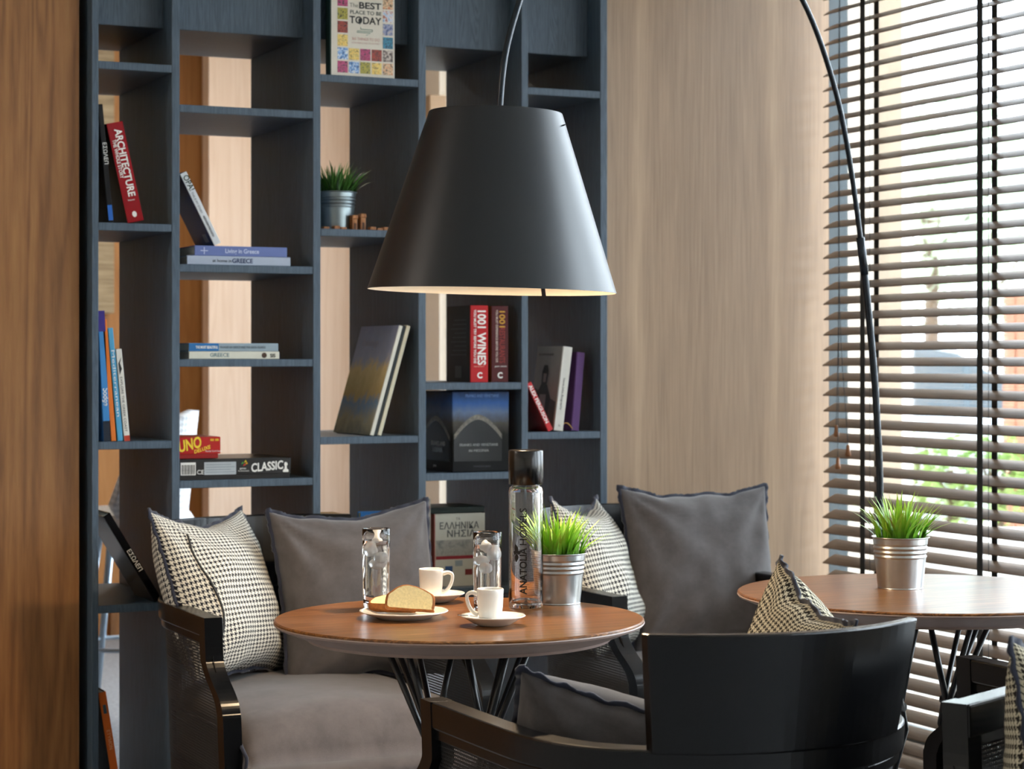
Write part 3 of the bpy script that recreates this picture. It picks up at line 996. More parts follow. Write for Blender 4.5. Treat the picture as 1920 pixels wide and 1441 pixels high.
def seat_mesh():
    bm = bmesh.new()
    uv = bm.loops.layers.uv.new('UVMap')
    nx, ny = 26, 30
    def plan(s, t):
        y = -.255 + (t + 1) / 2 * .755
        hw = .288 if y > .02 else .288 * math.sqrt(max(.02, 1 - ((.02 - y) / .30) ** 2.6))
        return s * hw, y
    def edge(a, p=5):
        return (1 - abs(a) ** p)
    g = []
    for j in range(ny + 1):
        t = -1 + 2 * j / ny
        row = []
        for i in range(nx + 1):
            s = -1 + 2 * i / nx
            s2 = math.copysign(1 - (1 - abs(s)) ** 1.25, s)
            t2 = math.copysign(1 - (1 - abs(t)) ** 1.25, t)
            x, y = plan(s2, t2)
            e = max(0, edge(s2, 8) * edge(t2, 8)) ** .35
            z = .395 + .045 * e - (.06 * max(0, (t2 - .62) / .38) ** 2.2) + .028 * (1 - s2 * s2) * (1 - t2 ** 4) + .004 * noise.noise(Vector((x * 7, y * 7, 1)))
            row.append(bm.verts.new((x, y, z)))
        g.append(row)
    for j in range(ny):
        for i in range(nx):
            f = bm.faces.new((g[j][i], g[j][i + 1], g[j + 1][i + 1], g[j + 1][i]))
            for lp in f.loops:
                lp[uv].uv = (lp.vert.co.x, lp.vert.co.y)
    ring = g[0] + [r[-1] for r in g[1:]] + g[-1][-2::-1] + [r[0] for r in g[-2:0:-1]]
    low = [bm.verts.new((v.co.x * 1.0, v.co.y, .29)) for v in ring]
    midr = [bm.verts.new((v.co.x * 1.008, v.co.y * 1.006, .345)) for v in ring]
    n = len(ring)
    for A, B in ((ring, midr), (midr, low)):
        for i in range(n):
            f = bm.faces.new((A[i], A[(i + 1) % n], B[(i + 1) % n], B[i]))
            for lp in f.loops:
                lp[uv].uv = (lp.vert.co.x + lp.vert.co.y, lp.vert.co.z)
    bm.faces.new(low)
    return bm, [v.co.copy() for v in ring]

proto_parts = []
def build_chair():
    r = bpy.data.objects.new('armchair', None)
    COL.objects.link(r)
    obj('arm_rail', sweep(0, .044, .614, .660), 'black', r, bevel=.004)
    obj('lower_rail', sweep(.004, .036, .105, .150), 'black', r, bevel=.003)
    obj('rail_bead', sweep(.006, .030, .596, .6135), 'black', r, bevel=.002)
    obj('cane_panel', cane_mesh(), 'cane', r)
    for sg in (-1, 1):
        obj('front_post', post_mesh(sg), 'black', r, bevel=.004)
    for sg in (-1, 1):
        bm = tube([(sg * .235, -.165, .12), (sg * .245, -.185, 0)], [.022, .014], 4)
        obj('rear_leg', bm, 'black', r, bevel=.002)
    obj('backrest', back_mesh(), 'black', r, bevel=.003)
    obj('seat_frame', prism([(-.29, .42), (.29, .42), (.28, -.05), (.20, -.19), (0, -.235), (-.20, -.19), (-.28, -.05)], 2, .235, .292), 'black', r, bevel=.003)
    bm, ring = seat_mesh()
    st = obj('seat_cushion', bm, 'seatgrey', r, smooth=True)
    pts = [p + Vector((p.x * .012, .004 if p.y > 0 else -.003, .004 + .0015 * math.sin(i * 1.7))) for i, p in enumerate(ring)]
    half = [p for p in pts if p.y < .44]
    for sg in (-1, 1):
        ed = sorted([p for p in half if p.x * sg > .05 and (abs(p.x) > .26 or p.y < 0)], key=lambda p: p.y)
        obj('piping', tube(ed, .0042, 6), 'trim', st, smooth=True)
    for sg in (-1, 1):
        obj('piping', tube([(sg * (.290 + .002 * math.sin(k)), .445 + .05 * min(1, k / 4), .405 - .0095 * k) for k in range(12)], .0045, 6), 'trim', st, smooth=True)
    return r
proto = build_chair()
def copy_tree(o, parent=None):
    c = o.copy()
    COL.objects.link(c)
    c.parent = parent
    for ch in o.children:
        copy_tree(ch, c)
    return c
CH = [((1.741, 4.990), 180, 'black armchair with cane sides in front of the bookcase', 1.0),
      ((2.775, 4.990), 180, 'black armchair backed against the oak wall behind the tables', 1.0),
      ((1.745, 3.030), 0, 'black armchair turned away with curved backrest towards the viewer', 1.0),
      ((2.897, 3.070), 0, 'black armchair drawn up at the table by the blinds', 1.0)]
for i, ((x, y), rz, lab, sz) in enumerate(CH):
    o = proto if i == 0 else copy_tree(proto)
    o.location = (x, y, 0)
    o.rotation_euler = (0, 0, R(rz))
    tag(o, lab, 'armchair', 'black cane-sided armchairs')
o = copy_tree(proto)
tag(o, 'taller black armchair turned sideways holding an upright tan check cushion', 'armchair', 'black cane-sided armchairs')
# front corner of its right arm stands at (1.944, 2.635); it looks back past the first table
F = Vector((-.896, -.444)).normalized()
ang = math.atan2(F.y, F.x) - math.pi / 2
ca, sa = math.cos(ang), math.sin(ang)
lx, ly = .34, .35          # arm corner in chair space
o.location = (1.944 - (lx * ca - ly * sa), 2.635 - (lx * sa + ly * ca), 0)
o.rotation_euler = (0, 0, ang)
o.scale = (1, 1, 1.10)
CH5 = o

# ------------------------------------------------------------------ cushions
def cushion(label, loc, rot, w_, h, t, m, seed, ear=.10, sag=0., bend=0., trim_w=.0085, tuft=False, zipx=None):
    r = thing('cushion', label, 'cushion', loc, 0, None)
    r.rotation_euler = tuple(R(a) for a in rot)
    rnd = random.Random(seed)
    N = 36
    bm = bmesh.new()
    uv = bm.loops.layers.uv.new('UVMap')
    def shape(s, t_, side):
        x = w_ / 2 * s * (1 - ear * (1 - t_ * t_) * s * s)
        z = h / 2 * t_ * (1 - ear * (1 - s * s) * t_ * t_)
        e = max(0, (1 - abs(s) ** 2.6)) * max(0, (1 - abs(t_) ** 2.6))
        y = side * t / 2 * e ** .55 * (1 - .18 * t_)
        nz = Vector((x * 5 + seed, z * 5, side * 3.1))
        edge_f = max(abs(s), abs(t_)) ** 3
        y += side * e ** .4 * (.016 * noise.noise(nz) + .008 * noise.noise(nz * 2.7) + .010 * edge_f * noise.noise(Vector((math.atan2(t_, s) * 5 + seed, max(abs(s), abs(t_)) * 1.2, side))))
        for cx_, cz_ in ((-1, -1), (1, -1), (1, 1), (-1, 1)):
            dd = math.hypot(s - cx_, t_ - cz_)
            an = math.atan2((t_ - cz_) * cz_, (s - cx_) * cx_)
            y += side * e ** .5 * .0130 * math.exp(-dd / .75) * math.sin(an * 11 + seed * 2 + cx_ + 2 * cz_ + side) * min(1, dd * 4)
        z += .012 * noise.noise(Vector((s * 3.2, seed * 1.7, t_))) * abs(t_) ** 6 * (1 - s ** 4)
        z += -sag * (1 - s * s) * max(0, t_) ** 2
        y += bend * (t_ * t_ - .4) + bend * .5 * s * s
        return Vector((x, y, z))
    G = {}
    for side in (-1, 1):
        for j in range(N + 1):
            for i in range(N + 1):
                s, t_ = -1 + 2 * i / N, -1 + 2 * j / N
                s, t_ = math.sin(s * math.pi / 2) * .55 + s * .45, math.sin(t_ * math.pi / 2) * .55 + t_ * .45
                rim = i in (0, N) or j in (0, N)
                if rim and side == 1:
                    G[side, i, j] = G[-1, i, j]
                else:
                    G[side, i, j] = bm.verts.new(shape(s, t_, side))
        for j in range(N):
            for i in range(N):
                q = [G[side, i, j], G[side, i + 1, j], G[side, i + 1, j + 1], G[side, i, j + 1]]
                f = bm.faces.new(q if side == -1 else q[::-1])
                for lp in f.loops:
                    pass
                us = [(i, j), (i + 1, j), (i + 1, j + 1), (i, j + 1)]
                if side == 1:
                    us = us[::-1]
                for lp, (a, b) in zip(f.loops, us):
                    lp[uv].uv = ((a / N - .5) * w_ + side * .3, (b / N - .5) * h)
    ringi = [(i, 0) for i in range(N)] + [(N, j) for j in range(N)] + [(i, N) for i in range(N, 0, -1)] + [(0, j) for j in range(N, 0, -1)]
    ring = [G[-1, i, j].co.copy() for i, j in ringi]
    body = obj('cover', bm, m, r, smooth=True)
    # raw-edged flange: a wavy band all round
    bm = bmesh.new()
    cen = Vector((0, 0, 0))
    uvt = bm.loops.layers.uv.new('UVMap')
    n = len(ring)
    A, B, Dd = [], [], []
    dense = []
    for i in range(n):
        for q in range(2):
            dense.append(ring[i].lerp(ring[(i + 1) % n], q / 2))
    n = len(dense)
    for i, p in enumerate(dense):
        tn = dense[(i + 1) % n] - dense[i - 1]
        out = Vector((tn.z, 0, -tn.x))
        if out.length < 1e-6:
            out = Vector((p.x, 0, p.z))
        out.normalize()
        if out.dot(Vector((p.x, 0, p.z))) < 0:
            out = -out
        wv = .0045 * noise.noise(Vector((i * .33, seed * 3.1, 0))) + .003 * math.sin(i * .8 + seed)
        ww = trim_w * (.85 + .4 * noise.noise(Vector((i * .9, seed, 5))))
        base = p - out * .003
        A.append(bm.verts.new(base + Vector((0, -.0022, 0))))
        Dd.append(bm.verts.new(base + Vector((0, .0022, 0))))
        B.append((bm.verts.new(p + out * ww + Vector((0, wv - .0022, 0))), bm.verts.new(p + out * ww + Vector((0, wv + .0022, 0)))))
    for i in range(n):
        j = (i + 1) % n
        for q in ((A[i], A[j], B[j][0], B[i][0]), (Dd[i], B[i][1], B[j][1], Dd[j]), (B[i][0], B[j][0], B[j][1], B[i][1])):
            f = bm.faces.new(q)
            for lp in f.loops:
                lp[uvt].uv = (lp.vert.co.x, lp.vert.co.z)
    obj('frayed_trim', bm, 'trim', r, smooth=True)
    if zipx is not None:
        pts = []
        for k in range(13):
            t_ = -.55 + 1.25 * k / 12
            pts.append(shape(zipx + .03 * math.sin(k * .6), t_, -1) + Vector((0, -.001, 0)))
        obj('seam_slit', tube(pts, .003, 6), 'print', r)
    return r
cushion('black and white check cushion against the cane arm before the bookcase', (1.560, 5.045, .672), (-20, 3, 40), .41, .425, .18, 'hound', 1, .07, .035, .0, zipx=-.72)
cushion('plain grey cushion in the armchair before the bookcase', (1.925, 5.045, .655), (-12, -2, 3), .44, .445, .17, 'grey', 2, .07, .022)
cushion('black and white check cushion in the armchair by the oak wall', (2.592, 5.03, .672), (-18, 3, 46), .41, .425, .17, 'hound', 3, .08, .04, .0)
cushion('large plain grey cushion against the oak wall', (2.940, 5.080, .664), (-10, 1, 5), .490, .465, .17, 'grey', 4, .07, .015)
cushion('tan check cushion propped on the far arm behind the curved backrest', (1.945, 3.030, .655), (-4, 10, -104), .39, .42, .21, 'houndtan', 5, .08, .02)
cushion('grey cushion slumped low in the chair with the curved backrest', (1.655, 3.120, .560), (40, 13, -28), .40, .38, .17, 'grey', 6, .07, .02)
cushion('tan check cushion standing in the sideways armchair', (2.130, 2.540, .645), (-8, 3, 26), .40, .37, .16, 'houndtan', 7, .08, .03)

# ------------------------------------------------------------------ things on the first table
def saucer(label, x, y, rad, z=TZ, name='saucer', cat='saucer'):
    k = rad / .061
    prof = [(0, .003), (.020 * k, .003), (.022 * k, 0), (.026 * k, 0), (.036 * k, .004), (rad * .93, .0165), (rad, .0185), (rad - .0008, .0200), (rad * .90, .0180), (.034 * k, .0070), (.018 * k, .0055), (0, .0055)]
    return tag(obj(name, lathe(prof, 64), 'china', None, smooth=True, loc=(x, y, z)), label, cat)
def cup(label, x, y, z, rz):
    r = thing('espresso_cup', label, 'cup', (x, y, z), rz)
    o = [(0, .004), (.012, .003), (.0165, 0), (.0185, .001), (.0215, .010), (.0240, .030), (.0252, .055), (.0256, .0625), (.0248, .0640), (.0236, .0630), (.0232, .055), (.0220, .030), (.0190, .010), (0, .007)]
    body = obj('body', lathe(o, 56), 'china', r, smooth=True)
    pts = spline([(.0238, 0, .053), (.034, 0, .056), (.0425, 0, .0525), (.0440, 0, .044), (.0400, 0, .030), (.0320, 0, .019), (.0225, 0, .014)], 6)
    bm = bmesh.new()
    tube(pts, [.0036 + .0012 * abs(1 - 2 * i / (len(pts) - 1)) ** 2 for i in range(len(pts))], 10, bm)
    bmesh.ops.scale(bm, vec=(1, 1.35, 1), verts=bm.verts)
    obj('handle', bm, 'china', r, smooth=True)
    obj('coffee', lathe([(0, .048), (.0228, .048)], 40), C('2a1509', .1), r)
    return r
S2 = (1.668, 3.662)
S1 = (1.722, 4.065)
saucer('white saucer under the cup near the table rim with the spoon', S2[0], S2[1], .0615)
cup('white espresso cup standing on the saucer with the spoon', S2[0] - .004, S2[1] + .004, TZ + .0057, R(150))
saucer('white saucer under the cup behind the cake plate', S1[0], S1[1], .0600)
cup('white espresso cup behind the plate of cake', S1[0] - .010, S1[1] + .002, TZ + .0057, R(-22))
sp_o = thing('teaspoon', 'small steel teaspoon lying on the saucer rim', 'spoon', (S2[0], S2[1], TZ + .0185))
bm = tube([(-.066, .016, .004), (-.045, .008, .0028), (-.028, -.004, -.003)], [.0022, .0017, .0013], 8)
bmesh.ops.scale(bm, vec=(1, 1, .6), verts=bm.verts)
obj('handle', bm, 'steel', sp_o, smooth=True)
bm = bmesh.new()
bmesh.ops.create_uvsphere(bm, u_segments=16, v_segments=8, radius=.010, matrix=Matrix.Translation((-.020, -.010, -.004)) @ Matrix.Rotation(R(-35), 4, 'Z') @ Matrix.Diagonal((1.3, .8, .22, 1)))
obj('bowl', bm, 'steel', sp_o, smooth=True)
# plate with two slices of loaf cake
PL = (1.560, 3.842)
kp = .0865
tag(obj('cake_plate', lathe([(0, .003), (.045, .003), (.047, 0), (.052, 0), (.058, .004), (kp * .97, .0125), (kp, .0140), (kp - .001, .0155), (kp * .93, .0140), (.056, .0062), (0, .0058)], 72), 'china', None, smooth=True, loc=(PL[0], PL[1], TZ)), 'white round plate holding two slices of loaf cake', 'plate')
def slice_cake(label, loc, rot, seed):
    r = thing('cake_slice', label, 'cake', loc)
    r.rotation_euler = tuple(R(a) for a in rot)
    prof = [(-.043, .000), (.041, .000), (.047, .004), (.049, .022), (.045, .032), (.030, .040), (.010, .047), (-.008, .049), (-.024, .045), (-.036, .036), (-.046, .026), (-.048, .006)]
    def ring_at(y, k):
        return [Vector((x * k + .0012 * noise.noise(Vector((x * 90, z * 90, seed + y * 60))), y + .0008 * noise.noise(Vector((x * 120, z * 120, seed))), .0245 + (z - .0245) * k + .001 * noise.noise(Vector((x * 90, z * 90, seed + 9))))) for x, z in prof]
    pr = spline([(x, 0, z) for x, z in prof] + [(prof[0][0], 0, prof[0][1])], 4)[:-1]
    prof = [(p.x, p.z) for p in pr]
    bm = bmesh.new()
    ys = (-.0085, -.006, .006, .0085)
    rings = [[bm.verts.new(p) for p in ring_at(y, .975 if abs(y) > .007 else 1)] for y in ys]
    n = len(prof)
    for a, b in zip(rings, rings[1:]):
        for i in range(n):
            bm.faces.new((a[i], a[(i + 1) % n], b[(i + 1) % n], b[i]))
    for rg_, y in ((rings[0], -.0086), (rings[-1], .0086)):
        q_ = [bm.verts.new(p) for p in ring_at(y, .86)]
        for i in range(n):
            bm.faces.new((rg_[i], rg_[(i + 1) % n], q_[(i + 1) % n], q_[i]))
    obj('crust', bm, 'crust', r, smooth=True)
    bm = bmesh.new()
    for y in (-.0088, .0088):
        rg = [bm.verts.new(p) for p in ring_at(y * 1.0, .90)]
        c = bm.verts.new((0, y * 1.03, .0245))
        for i in range(n):
            bm.faces.new((rg[i], rg[(i + 1) % n], c))
    obj('crumb', bm, 'crumb', r)
slice_cake('upper slice of loaf cake showing its yellow crumb', (PL[0] + .006, PL[1] - .012, TZ + .0155), (-20, 4, -24), 2)
slice_cake('lower slice of loaf cake lying flat under the upper one', (PL[0] - .016, PL[1] + .028, TZ + .0165), (-72, 0, -40), 5)

def drink(label, x, y, seed):
    r = thing('water_glass', label, 'glass', (x, y, TZ))
    h, ro, rb = .161, .0285, .0262
    prof = [(0, .001), (rb - .002, 0), (rb, .0015)]
    prof += [(rb + (ro - rb) * i / 10, h * i / 10) for i in range(1, 11)]
    prof += [(ro - .0008, h + .0008), (ro - .0017, h)]
    prof += [(rb - .0017 + (ro - rb) * i / 10, h * i / 10) for i in range(9, 0, -1)]
    prof += [(rb - .004, .0125), (0, .0115)]
    obj('tumbler', lathe(prof, 56), 'glass', r, smooth=True)
    wl = .137
    def ri(z):
        return rb - .00155 + (ro - rb) * z / h
    wp = [(0, .0114), (ri(0) - .0028, .0122)] + [(ri(wl * i / 8), wl * i / 8) for i in range(1, 8)] + [(ri(wl), wl + .0006), (ri(wl) - .002, wl - .0004), (0, wl - .0004)]
    obj('water', lathe(wp, 56), 'water', r, smooth=True)
    rnd = random.Random(seed)
    for k in range(4):
        bm = bmesh.new()
        bmesh.ops.create_icosphere(bm, subdivisions=3, radius=.0115)
        for vv in bm.verts:
            vv.co *= 1 + .22 * noise.noise(vv.co * 130 + Vector((seed, k, 0)))
        a = k * 2.1 + seed
        obj('ice_cube', bm, 'ice', r, smooth=True, loc=(.0105 * math.cos(a), .0105 * math.sin(a), wl - .004 - .0125 * k - (.004 if k else 0)))
drink('tall glass of iced water beside the cake plate', 1.568, 4.010, 1)
drink('tall glass of iced water between the bottle and a cup', 1.735, 3.836, 4)

# bottle
BX, BY = 1.852, 3.905
bt = thing('water_bottle', 'clear glass water bottle with tall black cap and hotel lettering', 'bottle', (BX, BY, TZ))
br, bh = .0350, .245
prof = [(0, .007), (.018, .006), (.027, .0005), (.031, 0), (.0340, .002), (br, .007), (br, .235), (br - .002, .243), (br - .007, .2465), (.020, .2485), (.020, .262), (.0175, .262), (.0175, .2475), (br - .008, .2430), (br - .0034, .2370), (br - .0026, .232), (br - .0026, .014), (br - .006, .010), (0, .0115)]
obj('glass_body', lathe(prof, 64), 'glass', bt, smooth=True)
obj('cap', lathe([(.0205, .2490), (br - .0010, .2490), (br + .0002, .2500), (br + .0002, .3160), (br - .0012, .3180), (br - .0045, .3190), (0, .3188)], 64), 'cap', bt, smooth=True)
def wrap(me, a0):
    """wrap flat text (x round the bottle, y up) onto the glass around azimuth a0"""
    for v in me.vertices:
        a = a0 + v.co.x / br
        rr = br + .0003 + v.co.z
        v.co = (rr * math.cos(a), rr * math.sin(a), v.co.y)
    me.update()
    return me
TOCAM = math.atan2(-BY, -BX)
def sub(me, k=2):
    bm = bmesh.new()
    bm.from_mesh(me)
    bmesh.ops.subdivide_edges(bm, edges=[e for e in bm.edges if e.calc_length() > .004], cuts=k)
    bm.to_mesh(me)
    bm.free()
    return me
me = text_mesh('ANATOLIA', .0205, bold=.0005)
xs = [v.co.x for v in me.vertices]
me.transform(Matrix.Diagonal((.094 / (max(xs) - min(xs)), 1, 1, 1)))
me2 = text_mesh('HOTELS', .0205)
xs = [v.co.x for v in me2.vertices]
me2.transform(Matrix.Diagonal((.074 / (max(xs) - min(xs)), 1, 1, 1)))
for q, (mm, zz) in enumerate(((me, .030), (me2, .127))):
    mm.transform(Matrix.Translation((.0015, zz, 0)) @ Matrix.Rotation(R(90), 4, 'Z'))
    obm('lettering', wrap(sub(mm), TOCAM), 'print', bt)
def leaf_poly(cx, cz, a, L, Wd):
    pts = []
    for i in range(9):
        t = i / 8
        pts.append((L * t, Wd * math.sin(math.pi * t) * (1 - .3 * t)))
    for i in range(7, 0, -1):
        t = i / 8
        pts.append((L * t, -Wd * math.sin(math.pi * t) * (1 - .3 * t)))
    return [(cx + x * math.cos(a) - y * math.sin(a), cz + x * math.sin(a) + y * math.cos(a)) for x, y in pts]
bm = bmesh.new()
for a in (100, 165, 265, 15):
    bm.faces.new([bm.verts.new((x, z, 0)) for x, z in leaf_poly(-.019, .112, R(a), .019 if a in (100, 265) else .009, .0050)])
me = bpy.data.meshes.new('emblem')
bm.to_mesh(me)
bm.free()
obm('emblem', wrap(me, TOCAM), 'print', bt)
bm = bmesh.new()
rnd = random.Random(4)
for row in range(20):
    z = .024 + row * .0047
    x = -.045
    while x < .045:
        L = rnd.uniform(.002, .006)
        for s in range(2):
            bm.faces.new([bm.verts.new((px, pz, 0)) for px, pz in ((x + L * s / 2, z), (x + L * (s + 1) / 2, z), (x + L * (s + 1) / 2, z + .0006), (x + L * s / 2, z + .0006))])
        x += L + rnd.uniform(.001, .002)
me = bpy.data.meshes.new('small_print')
bm.to_mesh(me)
bm.free()
sm = obm('small_print', wrap(me, TOCAM + math.pi), 'print', bt)
sm['kind'] = 'stuff'
pot_plant('bright potted grass in shiny metal pot next to the bottle', (1.945, 3.945, TZ), .96, 21, 'zinc', 'grass', 150, .052, .138)
pot_plant('bright potted grass in shiny metal pot alone on its table', (2.756, 3.890, TZ), 1.04, 33, 'zinc', 'grass', 155, .055, .138)

# ------------------------------------------------------------------ arc lamp
LP = Vector((1.8464, 4.0491))
BP = Vector((3.0998, 4.4576))
ld = (BP - LP).normalized()
lamp = thing('arc_floor_lamp', 'arching black floor lamp with large charcoal cone shade over the table', 'lamp', (BP.x, BP.y, 0))
def lp(r, z):
    q = LP + ld * r - BP
    return (q.x, q.y, z)
obj('base', lathe([(0, .030), (.03, .030), (.150, .024), (.158, .018), (.160, 0), (0, 0)], 56), 'polemetal', lamp, smooth=False)
arcpts = [(1.318, .02), (1.317, .45), (1.314, .899), (1.303, 1.073), (1.286, 1.233), (1.243, 1.498), (1.181, 1.772), (1.112, 1.950), (1.010, 2.107), (.86, 2.24), (.68, 2.325), (.50, 2.345), (.33, 2.295), (.20, 2.195), (.12, 2.09), (.075, 2.000), (.036, 1.894), (.020, 1.800), (.016, 1.72), (.014, 1.60)]
ap = spline([lp(r, z) for r, z in arcpts], 6)
n1 = 6 * 5
obj('pole', tube(ap[:n1 + 1], .0088, 14), 'polemetal', lamp, smooth=True)
obj('arc_rod', tube(ap[n1:], .0066, 12), 'polemetal', lamp, smooth=True)
obj('collar', tube([ap[n1 - 1], ap[n1 + 1]], .0105, 14), 'polemetal', lamp, smooth=True)
sh = bpy.data.objects.new('lamp_shade', None)
zb, zt, rb, rt = 1.3835, 1.7545, .260, .1395
tilt = Matrix.Translation((LP.x - BP.x, LP.y - BP.y, 1.57)) @ Matrix.Rotation(R(1.2), 4, Vector((.4226, .9063, 0))) @ Matrix.Translation((0, 0, -1.57))
def shade_mesh(off, lo):
    bm = bmesh.new()
    n = 160
    notch = int(round((math.atan2(.9063, .4226) - .45) / (2 * math.pi) * n))
    rows = []
    nz = 12
    for j in range(nz + 1):
        t = j / nz
        z = zb + (zt - zb) * t
        rr = rb + (rt - rb) * t - off
        rows.append([bm.verts.new(tilt @ Vector((rr * math.cos(2 * math.pi * i / n), rr * math.sin(2 * math.pi * i / n), z))) for i in range(n)])
    for j in range(nz):
        for i in range(n):
            if j == 0 and i == notch:
                continue
            bm.faces.new((rows[j][i], rows[j][(i + 1) % n], rows[j + 1][(i + 1) % n], rows[j + 1][i]))
    return bm
shd = obj('lamp_shade', shade_mesh(0, 0), 'shade', lamp, smooth=True)
obj('shade_lining', shade_mesh(.0016, 0), 'shade_in', shd, smooth=True)
bm = lathe([(rt + .0002, zt - .001), (rt - .0005, zt + .0006), (rt - .0022, zt - .001)], 96)
bm.transform(tilt)
obj('shade_rim', bm, 'shade', shd, smooth=True)
a = R(-46)
pg = bmesh.new()
q = Vector((math.cos(a), math.sin(a), 0))
zz = zt - .030
rr = rt + .030 / (zt - zb) * (rb - rt)
tube([q * (rr - .006) + Vector((0, 0, zz)), q * (rr + .006) + Vector((0, 0, zz + .004))], [.002, .0012], 8, pg)
pg.transform(tilt)
obj('shade_peg', pg, 'black', shd)
px_, py_, _ = lp(.014, 0)
bm = lathe([(0, 1.61), (.020, 1.61), (.022, 1.60), (.022, 1.545), (0, 1.545)], 24)
bm.transform(Matrix.Translation((px_, py_, 0)))
obj('bulb_socket', bm, 'black', lamp)
bm = bmesh.new()
for k in range(3):
    aa = k * 2.0944 + .3
    tube([(px_, py_, 1.605), (px_ + .20 * math.cos(aa), py_ + .20 * math.sin(aa), 1.578)], .0016, 6, bm)
obj('shade_spider', bm, 'steel', lamp)
bm = bmesh.new()
bmesh.ops.create_uvsphere(bm, u_segments=20, v_segments=12, radius=.030, matrix=Matrix.Translation((px_, py_, 1.512)))
obj('bulb', bm, emit('bulb_glow', 'ffe2b8', 4), lamp, smooth=True)
ldt = bpy.data.lights.new('bulb_light', 'SPOT')
ldt.energy = 26
ldt.color = (1.0, .73, .45)
ldt.shadow_soft_size = .035
ldt.spot_size = R(150)
ldt.spot_blend = .5
lo = bpy.data.objects.new('bulb_light', ldt)
COL.objects.link(lo)
lo.location = (BP.x + px_, BP.y + py_, 1.475)

# ------------------------------------------------------------------ blinds
bl = thing('venetian_blind', 'taupe wooden venetian blind with dark ladder tapes over the window', 'blind', (3.57, 4.2, 0))
Y0, Y1 = 3.93 - 4.2, 5.402 - 4.2
tl = R(27)
sw = .050
dx_, dz_ = math.cos(tl) * sw / 2, math.sin(tl) * sw / 2
bm = bmesh.new()
A = []
for yy in (Y0, Y1):
    row = []
    for t in (-1, -.5, 0, .5, 1):
        cr = .0016 * (1 - t * t)
        row.append((bm.verts.new((t * dx_, yy, t * dz_ + cr)), bm.verts.new((t * dx_, yy, t * dz_ + cr - .0028))))
    A.append(row)
for i in range(4):
    for q in (0, 1):
        bm.faces.new((A[0][i][q], A[0][i + 1][q], A[1][i + 1][q], A[1][i][q]))
for i in (0, 4):
    bm.faces.new((A[0][i][0], A[0][i][1], A[1][i][1], A[1][i][0]))
for row in A:
    for i in range(4):
        bm.faces.new((row[i][0], row[i + 1][0], row[i + 1][1], row[i][1]))
s0 = obj('slat', bm, 'slat', bl)
PITCH = .0455
NS = 57
rs = random.Random(8)
for k in range(NS):
    o = s0 if k == 0 else s0.copy()
    if k:
        COL.objects.link(o)
    o.location = (0, rs.uniform(-.003, .003), .10 + k * PITCH)
    o.rotation_euler = (rs.uniform(-.0012, .0012), rs.uniform(-.02, .02), 0)
obj('head_rail', bx(-.03, .03, Y0, Y1, .10 + NS * PITCH, .10 + NS * PITCH + .05), 'slat', bl, bevel=.002)
obj('bottom_rail', bx(-.025, .025, Y0, Y1, .055, .078), 'slat', bl, bevel=.002)
zt_ = .10 + NS * PITCH
for yv in (5.192, 4.643, 4.094):
    for sx_ in (-1, 1):
        obj('ladder_tape', bx(sx_ * (dx_ + .002) - .0006, sx_ * (dx_ + .002) + .0006, yv - 4.2 - .012, yv - 4.2 + .012, .06, zt_), 'tape', bl)
    obj('lift_cord', tube([(-dx_ - .004, yv - 4.2 - .040, .08), (-dx_ - .004, yv - 4.2 - .040, zt_)], .0009, 5), 'tape', bl)
for yv, zv in ((5.304, 1.031), (5.243, .975), (5.296, .936)):
    c = obj('pull_cord', tube(spline([(-.040, 5.285 - 4.2, zt_), (-.040, 5.29 - 4.2, 1.5), (-.040, yv - 4.2, zv + .015)], 6), .0012, 5), 'tape', bl)
    bm = lathe([(0, .018), (.004, .017), (.0055, .010), (.006, 0), (.0085, -.010), (.0075, -.016), (0, -.018)], 16)
    obj('wooden_tassel', bm, C('9a6a48'), c, smooth=True, loc=(-.040, yv - 4.2, zv))

# ------------------------------------------------------------------ stools in the room behind
def stool(label, x, y, rz):
    r = thing('high_stool', label, 'stool', (x, y, 0), R(rz))
    bm = bmesh.new()
    uv = bm.loops.layers.uv.new('UVMap')
    n, m = 20, 8
    g = []
    for j in range(m + 1):
        t = j / m
        row = []
        for i in range(n + 1):
            a = math.pi * (i / n) + math.pi
            hgt = .70 + t * (.31 * (math.sin(math.pi * i / n) ** .5) + .06)
            rr = .20 + .04 * t
            row.append(bm.verts.new((rr * math.cos(a), rr * math.sin(a) * .95, hgt)))
        g.append(row)
    for j in range(m):
        for i in range(n):
            f = bm.faces.new((g[j][i], g[j][i + 1], g[j + 1][i + 1], g[j + 1][i]))
            for lp_ in f.loops:
                lp_[uv].uv = (math.atan2(lp_.vert.co.y, lp_.vert.co.x) * .2, lp_.vert.co.z)
    o = obj('back_shell', bm, 'stoolwhite', r, smooth=True)
    md = o.modifiers.new('thick', 'SOLIDIFY')
    md.thickness = .03
    obj('seat', lathe([(0, .735), (.16, .74), (.20, .725), (.215, .70), (.20, .675), (.12, .665), (0, .665)], 32), 'framew', r, smooth=True)
    for a in (45, 135, 225, 315):
        obj('leg', tube([(.12 * math.cos(R(a)), .12 * math.sin(R(a)), .67), (.23 * math.cos(R(a)), .23 * math.sin(R(a)), 0)], [.014, .010], 10), 'stoolleg', r, smooth=True)
    obj('footrest', tube([(.185 * math.cos(R(45 + 7.5 * k)), .185 * math.sin(R(45 + 7.5 * k)), .28) for k in range(49)], .007, 8, cap=False), 'stoolleg', r, smooth=True)
stool('white checked high stool standing in the room behind the bookcase', 1.885, 7.10, 62)

